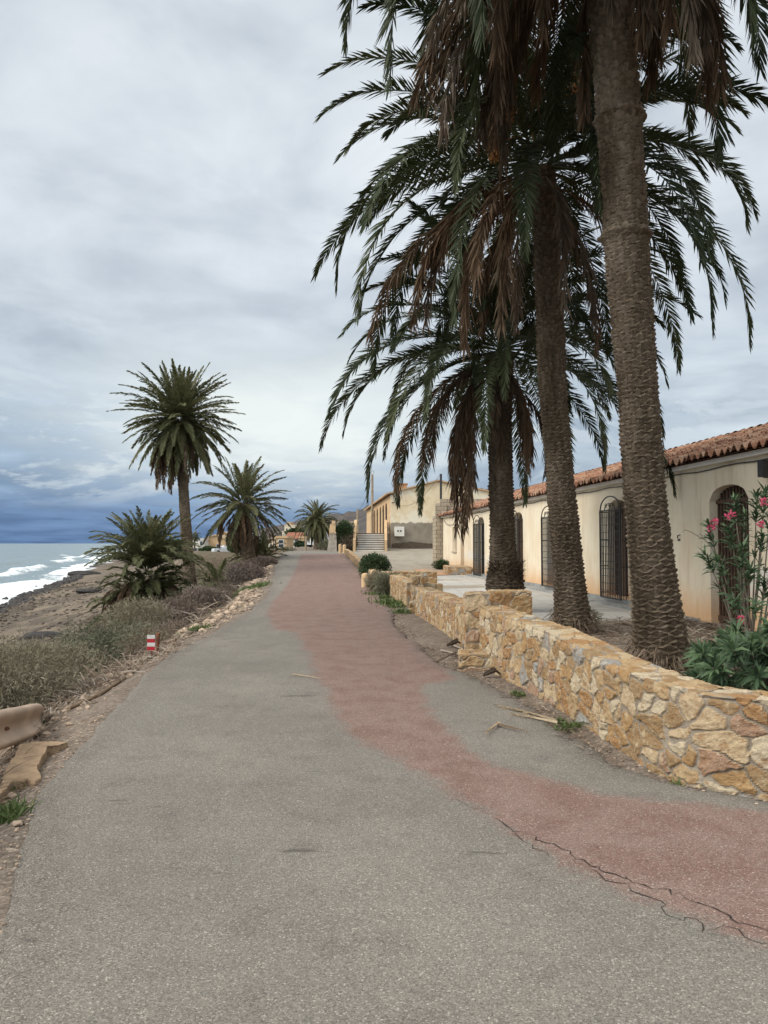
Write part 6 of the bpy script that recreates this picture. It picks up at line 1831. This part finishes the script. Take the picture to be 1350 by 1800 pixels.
# ------------------------------------------------------------------ roadside furniture
def build_roadside():
    # striped marker plate on a thin post
    p = ground_pt(270, 1156); x, Y, z = p; z = ground_z(x, Y)
    root = thing('marker', (x, Y, z), 'small red and white striped marker plate on a thin post at the verge', 'marker')
    hw = 0.058; h0 = z + 0.06; 
    T = at(266, 1116, Y); B = at(266, 1143, Y); h1 = T[2]; h0 = B[2]; xc = T[0]
    n = 4
    for i in range(n):
        mb = MB(); a = h0 + (h1 - h0) * i / n; b = h0 + (h1 - h0) * (i + 1) / n
        mb.box(xc - hw, xc + hw, Y - 0.015, Y - 0.005, a, b)
        # four bands: white, red, white, red from the top
        mb.build('stripe', M['white_paint'] if i in (3, 1) else M['red_paint'], root)
    mb = MB(); mb.box(xc - 0.008 + 0.01, xc + 0.018, Y - 0.003, Y + 0.010, z - 0.1, h1 - 0.01); mb.build('post', M['rust'], root)
    q = at(278, 1112, Y + 0.1); mb = MB()
    mb.add([(q[0] - 0.022, Y + 0.08, z - 0.1), (q[0] + 0.006, Y + 0.05, z - 0.1), (q[0] + 0.006, Y + 0.12, z - 0.1), (q[0] - 0.026, Y + 0.08, q[2]), (q[0] + 0.02, Y + 0.05, q[2] - 0.02), (q[0] + 0.02, Y + 0.14, q[2])],
           [(0, 1, 4, 3), (1, 2, 5, 4), (2, 0, 3, 5), (3, 4, 5)])
    mb.box(q[0] + 0.004, q[0] + 0.018, Y + 0.055, Y + 0.075, z - 0.1, q[2] - 0.01)
    tag(mb.build('rusty_post', M['rust']), 'rusty brown angle-iron stake right behind the striped marker plate', 'post')

    # W-beam crash barrier ending in a turned-down terminal
    root = thing('crash_barrier', (-3.0, 6.0, 0.0), 'beige corrugated crash barrier end turned down towards the verge', 'crash barrier')
    prof = [(0.0, 0.155), (0.018, 0.152), (0.052, 0.132), (0.060, 0.108), (0.040, 0.066), (0.012, 0.022), (0.010, -0.02), (0.040, -0.062), (0.076, -0.092), (0.078, -0.118), (0.045, -0.148), (0.01, -0.155)]
    # dense profile
    pr = []
    for a, b in zip(prof[:-1], prof[1:]):
        for t in (0, 0.5): pr.append((a[0] + (b[0] - a[0]) * t, a[1] + (b[1] - a[1]) * t))
    pr.append(prof[-1])
    path = [(-2.55, 3.2, 0.50), (-2.72, 4.4, 0.36), (-2.90, 5.3, 0.24), (-3.00, 6.0, 0.155), (-3.17, 6.8, 0.02), (-3.42, 7.6, -0.12), (-3.66, 8.3, -0.26)]
    n = 50; pa = np.array(path); s = np.linspace(0, 1, len(pa)); t = np.linspace(0, 1, n)
    C_ = np.stack([np.interp(t, s, pa[:, q]) for q in range(3)], -1)
    for _ in range(10): C_[1:-1] = (C_[:-2] + 2 * C_[1:-1] + C_[2:]) / 4
    T = nrmz(np.gradient(C_, axis=0)); V = []
    for i in range(n):
        out = np.array([T[i][1], -T[i][0], 0]); out /= np.linalg.norm(out)
        tw = 0.5 * max(0, (t[i] - 0.55)) ; up = np.array([0, 0, 1.0]) * math.cos(tw) - out * math.sin(tw); o2 = out * math.cos(tw) + np.array([0, 0, 1]) * math.sin(tw)
        fl = 1.0 - 0.25 * max(0, t[i] - 0.93) / 0.07
        for (o_, h_) in pr: V.append(C_[i] + o2 * (o_ * fl) + up * h_ * fl)
    m_ = len(pr)
    Fs = grid_faces(n, m_).tolist()
    V2 = [tuple(v) for v in V]; back = [tuple(np.array(v) - np.array([0.004, 0.0, 0.0])) for v in V]
    nb = len(V2)
    Fs += [[f[3] + nb, f[2] + nb, f[1] + nb, f[0] + nb] for f in grid_faces(n, m_).tolist()]
    obj('beam', V2 + back, Fs, M['rail'], root, smooth=True)
    bl = MB()
    for j in (0.15, 0.55):
        c = C_[int(j * n)]; bl = MB()
        bl.tube([tuple(c + np.array([0.02, 0, 0.0])), tuple(c + np.array([0.035, -0.01, 0.0]))], 0.016, 6)
        bl.build('bolt', M['rust'], root)
    for j in (0.1, 0.62):
        c = C_[int(j * n)]; ps = MB(); ps.box(c[0] - 0.12, c[0] - 0.02, c[1] - 0.05, c[1] + 0.05, ground_z(c[0], c[1]) - 0.3, c[2] + 0.08); ps.build('post', M['rail'], root)

    # broken orange concrete slab at the road edge
    out = [(0, 1375), (8, 1352), (25, 1322), (36, 1302), (60, 1298), (82, 1296), (121, 1299), (104, 1304), (84, 1306), (76, 1322), (66, 1345), (74, 1360), (60, 1369), (45, 1362), (22, 1366), (6, 1384), (-14, 1400)]
    W = [onz(a, b, 0.02)[:2] for a, b in out]
    rr = random.Random(2); Wd = []
    for i, (a, b) in enumerate(zip(W, W[1:] + W[:1])):
        for k_ in range(4):
            t_ = k_ / 4; Wd.append((a[0] + (b[0] - a[0]) * t_ + rr.gauss(0, 0.005), a[1] + (b[1] - a[1]) * t_ + rr.gauss(0, 0.005)))
    n = len(Wd); c = np.mean(Wd, axis=0)
    mb = MB()
    ring = lambda k_, z: [(c[0] + (x - c[0]) * k_, c[1] + (y - c[1]) * k_, z - 0.008 + max(-0.03, ground_z(c[0] + (x - c[0]) * k_, c[1] + (y - c[1]) * k_)) + rr.uniform(-0.002, 0.002)) for x, y in Wd]
    V = ring(1.0, -0.25) + ring(1.0, 0.022) + ring(0.975, 0.034)
    Fs = [(r_ * n + i, r_ * n + (i + 1) % n, (r_ + 1) * n + (i + 1) % n, (r_ + 1) * n + i) for r_ in range(2) for i in range(n)] + [tuple(2 * n + i for i in range(n))]
    mb.add(V, Fs)
    tag(mb.build('slab', M['slab']), 'broken flat orange concrete slab at the asphalt edge below the crash barrier', 'slab')


build_roadside()


# ------------------------------------------------------------------ the village
def village_house(px0, px1, ptop, pbot, Y, depth, mat, roof, label, wins=(), roofmat=None, name='house', doors=(), eave=0.3):
    """box house placed by its real distance; wins: (u0,u1,v0,v1) fractions of the front"""
    a = at(px0, pbot, Y); b = at(px1, pbot, Y); T = at(px0, ptop, Y)
    x0, x1, z0, z1 = a[0], b[0], a[2] - 1.5, T[2]
    zb = a[2]
    root = thing(name, ((x0 + x1) / 2, Y, zb), label, 'house')
    mb = MB(); mb.box(x0, x1, Y, Y + depth, z0, z1); mb.build('wall', mat, root)
    w, h = x1 - x0, z1 - zb
    if roof == 'flat':
        r = MB(); r.box(x0 - 0.15, x1 + 0.15, Y - 0.15, Y + depth + 0.15, z1, z1 + 0.3); r.build('roof', mat if roofmat is None else roofmat, root)
    elif roof == 'gable':       # gable to the camera
        r = MB(); hh = w * 0.17; xm = (x0 + x1) / 2
        g_ = MB(); g_.add([(x0, Y - 0.003, z1), (x1, Y - 0.003, z1), (xm, Y - 0.003, z1 + hh)], [(0, 1, 2)]); g_.build('gable', mat, root)
        for (s0, za, s1, zb_) in ((x0 - eave, z1 - 0.08, xm, z1 + hh + 0.02), (xm, z1 + hh + 0.02, x1 + eave, z1 - 0.08)):
            r.add([(s0, Y - 0.35, za), (s1, Y - 0.35, zb_), (s1, Y + depth, zb_), (s0, Y + depth, za), (s0, Y - 0.35, za + .25), (s1, Y - 0.35, zb_ + .25), (s1, Y + depth, zb_ + .25), (s0, Y + depth, za + .25)], [(3, 2, 1, 0), (4, 5, 6, 7), (0, 1, 5, 4), (1, 2, 6, 5), (2, 3, 7, 6), (3, 0, 4, 7)])
        r.build('roof', roofmat or M['roof_far'], root)
    elif roof == 'shed':        # eave to the camera
        r = MB(); hh = 1.2
        V = [(x0 - eave, Y - 0.5, z1), (x1 + eave, Y - 0.5, z1), (x1 + eave, Y + depth / 2, z1 + hh), (x0 - eave, Y + depth / 2, z1 + hh), (x1 + eave, Y + depth + .4, z1), (x0 - eave, Y + depth + .4, z1), (x0 - eave, Y - 0.5, z1 - 0.15), (x1 + eave, Y - 0.5, z1 - 0.15)]
        r.add(V, [(0, 1, 2, 3), (3, 2, 4, 5), (6, 7, 1, 0), (1, 7, 4, 2), (6, 0, 3, 5)]); r.build('roof', roofmat or M['roof_far'], root)
    for (u0, u1, v0, v1) in wins:
        m = MB(); m.box(x0 + w * u0, x0 + w * u1, Y - 0.05, Y + 0.1, zb + h * v0, zb + h * v1); wd = m.build('window', M['glass'], root)
        f = MB(); t = 0.09
        xa, xb, za, zc = x0 + w * u0, x0 + w * u1, zb + h * v0, zb + h * v1
        f.box(xa - t, xa, Y - 0.09, Y + 0.05, za - t, zc + t); f.box(xb, xb + t, Y - 0.09, Y + 0.05, za - t, zc + t); f.box(xa, xb, Y - 0.09, Y + 0.05, zc, zc + t); f.box(xa, xb, Y - 0.12, Y + 0.05, za - t, za)
        f.build('frame', M['plaster_white'] if mat is not M['plaster_white'] else M['plinth'], wd, loc=(0, 0, 0))
    for (u0, u1, v1) in doors:
        m = MB(); m.box(x0 + w * u0, x0 + w * u1, Y - 0.06, Y + 0.1, zb, zb + h * v1); m.build('door', M['wood_dark'], root)
    return root


def tree(x, y, z, h, r, seed, label, mat=None, n=3200, name='tree', ll=0.35, lw=0.2):
    g = np.random.default_rng(seed); root = thing(name, (x, y, z), label, 'tree')
    mb = MB()
    mb.tube([(x, y, z - 0.3), (x + 0.1, y, z + h * 0.35), (x + 0.05, y, z + h * 0.6)], [r * 0.09, r * 0.07, r * 0.04], 7)
    for i in range(6):
        a = g.uniform(0, 6.28); mb.tube([(x + 0.1, y, z + h * 0.33), (x + r * 0.35 * math.cos(a), y + r * 0.35 * math.sin(a), z + h * 0.6), (x + r * 0.6 * math.cos(a), y + r * 0.6 * math.sin(a), z + h * 0.78)], [r * 0.04, r * 0.03, r * 0.01], 5)
    mb.build('trunk', M['bark'], root)
    L = Leaves()
    for i in range(12):
        a = g.uniform(0, 6.28); q = g.uniform(0.1, 0.62) * r
        leaf_cloud(L, (x + q * math.cos(a), y + q * math.sin(a), z + h * g.uniform(0.42, 0.82)), (r * 0.42, r * 0.42, h * 0.2), n // 12, ll, lw, g, 0.1, shell=0.5)
    L.build('crown', mat or M['bush'], root)


def car(x, y, z, rz, paint, label, L_=4.2, van=False):
    root = thing('parked_car', (x, y, z), label, 'car')
    c, s = math.cos(rz), math.sin(rz)
    def W(a, b, h): return (x + a * c - b * s, y + a * s + b * c, z + h)
    body = MB(); hw = 0.86
    pf = [(-L_ / 2, 0.32), (-L_ / 2, 0.78), (-L_ / 2 + .15, 0.88), (-0.75 if not van else -1.6, 0.95), (-0.15 if not van else -0.95, 1.45 if not van else 1.85), (L_ / 2 - 0.9 if not van else L_ / 2 - 0.15, 1.45 if not van else 1.85), (L_ / 2 - 0.12, 0.95), (L_ / 2, 0.85), (L_ / 2, 0.32)]
    n = len(pf); V = [W(a, -hw if h < 1 else -hw + .14, h) for a, h in pf] + [W(a, hw if h < 1 else hw - .14, h) for a, h in pf]
    body.add(V, [tuple(range(n)), tuple(range(2 * n - 1, n - 1, -1))] + [(i, (i + 1) % n, n + (i + 1) % n, n + i) for i in range(n)])
    b = body.build('body', paint, root)
    for sd in (-1, 1):
        g_ = MB(); o = hw - 0.02
        q = [(-0.62, 1.0), (-0.12, 1.38), (L_ / 2 - 1.0, 1.38), (L_ / 2 - 0.55, 1.0)] if not van else [(-1.45, 1.0), (-0.9, 1.7), (0.1, 1.7), (0.1, 1.0)]
        g_.add([W(a, sd * (o if h < 1.1 else o - .10), h) for a, h in q], [(0, 1, 2, 3)]); g_.build('window', M['glass'], root)
    g_ = MB(); e = pf[3]; f = pf[4]
    g_.add([W(e[0] + .03 - .02, -0.72, e[1] + .03), W(e[0] + .01, 0.72, e[1] + .03), W(f[0] - .04, 0.66, f[1] - .05), W(f[0] - .04, -0.66, f[1] - .05)], [(0, 1, 2, 3)]); g_.build('windscreen', M['glass'], root)
    for a in (-L_ / 2 + 0.8, L_ / 2 - 0.8):
        for sd in (-1, 1):
            w_ = MB(); w_.tube([W(a, sd * 0.66, 0.31), W(a, sd * 0.90, 0.31)], 0.31, 14); w_.build('wheel', M['tyre'], root)


def build_village():
    village_house(334, 358, 949, 970, 175, 9, M['plaster_white'], 'flat', 'white flat-roofed villa seen beyond the lone tall palm trunk', ((0.1, 0.3, 0.58, 0.8), (0.75, 0.88, 0.55, 0.85), (0.2, 0.5, 0.08, 0.3), (0.6, 0.9, 0.08, 0.3)))
    village_house(358, 396, 948, 970, 180, 10, M['ochre'], 'gable', 'tan house with a wide gable over a brown front beyond the dark round trees', ((0.1, 0.25, 0.3, 0.6), (0.6, 0.78, 0.3, 0.6)), M['roof_pale'])
    village_house(376, 410, 942, 965, 195, 9, M['ochre'], 'gable', 'second tan gabled house standing partly behind the wider one', ((0.6, 0.7, 0.3, 0.6), (0.8, 0.9, 0.3, 0.6)), M['roof_pale'])
    village_house(398, 417, 950, 968, 165, 8, M['plaster_white'], 'flat', 'whitish house by the parked car, half hidden by the spreading palm', ((0.1, 0.3, 0.4, 0.75), (0.45, 0.62, 0.4, 0.75), (0.75, 0.9, 0.4, 0.75)))
    village_house(466, 490, 949, 975, 112, 7, M['plaster'], 'flat', 'cream house with a slanting buttress end, just beyond the brown bush', ((0.35, 0.5, 0.4, 0.7), (0.7, 0.85, 0.4, 0.7)))
    village_house(484, 503.5, 946, 974, 104, 8, M['ochre'], 'flat', 'square yellow house closest to the left of the road crest', ((0.3, 0.75, 0.42, 0.62), (0.3, 0.72, 0.70, 0.88)))
    h = village_house(504, 528, 946, 965, 150, 8, M['plaster_white'], 'shed', 'white house with a red tile roof straight ahead at the end of the road', ((0.12, 0.28, 0.62, 0.85), (0.62, 0.78, 0.62, 0.88), (0.1, 0.32, 0.05, 0.42)), doors=((0.45, 0.8, 0.4),))
    pr = MB(); a = at(510, 965, 148); b = at(524, 950, 148); pr.box(a[0], b[0], 146.5, 149.8, b[2] - 0.4, b[2] - 0.1)
    for x in (a[0] + 0.1, (a[0] + b[0]) / 2, b[0] - 0.3): pr.box(x, x + 0.25, 146.6, 146.9, a[2] - 1, b[2] - 0.4)
    pr.build('porch', M['plaster_white'], h)
    village_house(526, 556, 946, 964, 135, 8, M['ochre'], 'flat', 'yellow flat-roofed house between the white house and the palm beyond the crest', ((0.45, 0.62, 0.45, 0.8), (0.08, 0.2, 0.2, 0.5)))
    # blocks on the hillside
    for i, (x0, x1, t, b_, Y, lab) in enumerate(((500, 518, 924, 948, 330, 'tallest pinkish apartment block on the hillside above the village'), (496, 506, 935, 955, 300, 'lower stepped pinkish block in front of the hillside apartment block'), (510, 522, 931, 948, 345, 'pinkish block just inland of the tallest hillside block, half behind the trees'), (503, 512, 919, 930, 360, 'narrow stair tower rising behind the hillside apartment block'))):
        village_house(x0, x1, t, b_, Y, 12, M['ochre'] if i == 3 else M['plaster'], 'flat', lab, tuple((u, u + 0.13, v, v + 0.12) for v in (0.12, 0.4, 0.68) for u in (0.15, 0.45, 0.75)) if i != 3 else ((0.3, 0.6, 0.5, 0.8),), name='apartment_block')
    def tr(px, py, Y, h, r, s, lab, **k):
        p = at(px, py, Y); tree(p[0], Y, p[2] - 0.3, h, r, s, lab, **k)
    tr(368, 979, 150, 2.3, 2.2, 1, 'dark round tree in front of the tan gabled house')
    tr(382, 978, 152, 2.0, 1.8, 2, 'dark round tree nearest the parked car')
    tr(349, 983, 148, 1.5, 1.8, 3, 'low dark tree below the white flat-roofed villa')
    tr(520, 950, 240, 4.4, 4.0, 4, 'dark tree on the slope below the hillside apartment block', ll=0.6, lw=0.35)
    tr(535, 966, 128, 1.6, 1.8, 5, 'low dark tree in front of the yellow flat-roofed house')
    tr(412, 975, 120, 3.0, 1.5, 6, 'dark tree right behind the trunk of the spreading palm')
    tr(300, 975, 95, 2.2, 2.3, 7, 'dull green tree between the bushy palm and the lone tall palm')
    for (px, py, Y, h, lab, s) in ((342, 972, 150, 3.2, 'small fan palm in front of the white flat-roofed villa', 1), (405, 970, 140, 2.6, 'small fan palm by the whitish house, near the parked car', 2)):
        b = at(px, py, Y); root = thing('fan_palm', (b[0], Y, b[2]), lab, 'palm tree')
        t = MB(); t.tube([(b[0], Y, b[2] - 0.5), (b[0], Y, b[2] + h)], [0.2, 0.15], 7); t.build('trunk', M['bark'], root)
        crown(root, (b[0], Y, b[2] + h), 26, 1.1, 500 + s, M['frond_far'], el=(80, -40), droop=(0.5, 1.1), nl=10, ll=0.5, lw=0.12, rw=0.05)
    c = at(394, 973, 140); car(c[0], 140, ground_z(c[0], 140) if False else c[2], 0.5, M['car_paint'], 'white car parked by the whitish house beyond the dark round trees')
    c = at(565.5, 962, 95); car(c[0], 95, c[2] - 0.0, 1.2, M['car_paint'], 'white van parked at the roadside under the palm beyond the crest', 4.6, True)
    # posts by the far road
    def pp(px, p0, p1, Y, r, mat, lab, name='post'):
        a = at(px, p0, Y); b = at(px, p1, Y); m = MB(); m.tube([(a[0], Y, a[2]), (a[0], Y, b[2] - 0.5)], [r * .8, r], 8); tag(m.build(name, mat), lab, 'post')
    pp(537.5, 943, 968, 64, 0.10, M['pole'], 'short wooden post beyond the crest in the middle of the far road')
    pp(484.5, 948, 974, 70, 0.06, M['dark'], 'thin dark post in front of the square yellow house')
    pp(573, 945, 962, 85, 0.09, M['plinth'], 'pale grey post beside the white van')


build_village()
print('objects', len(bpy.data.objects))
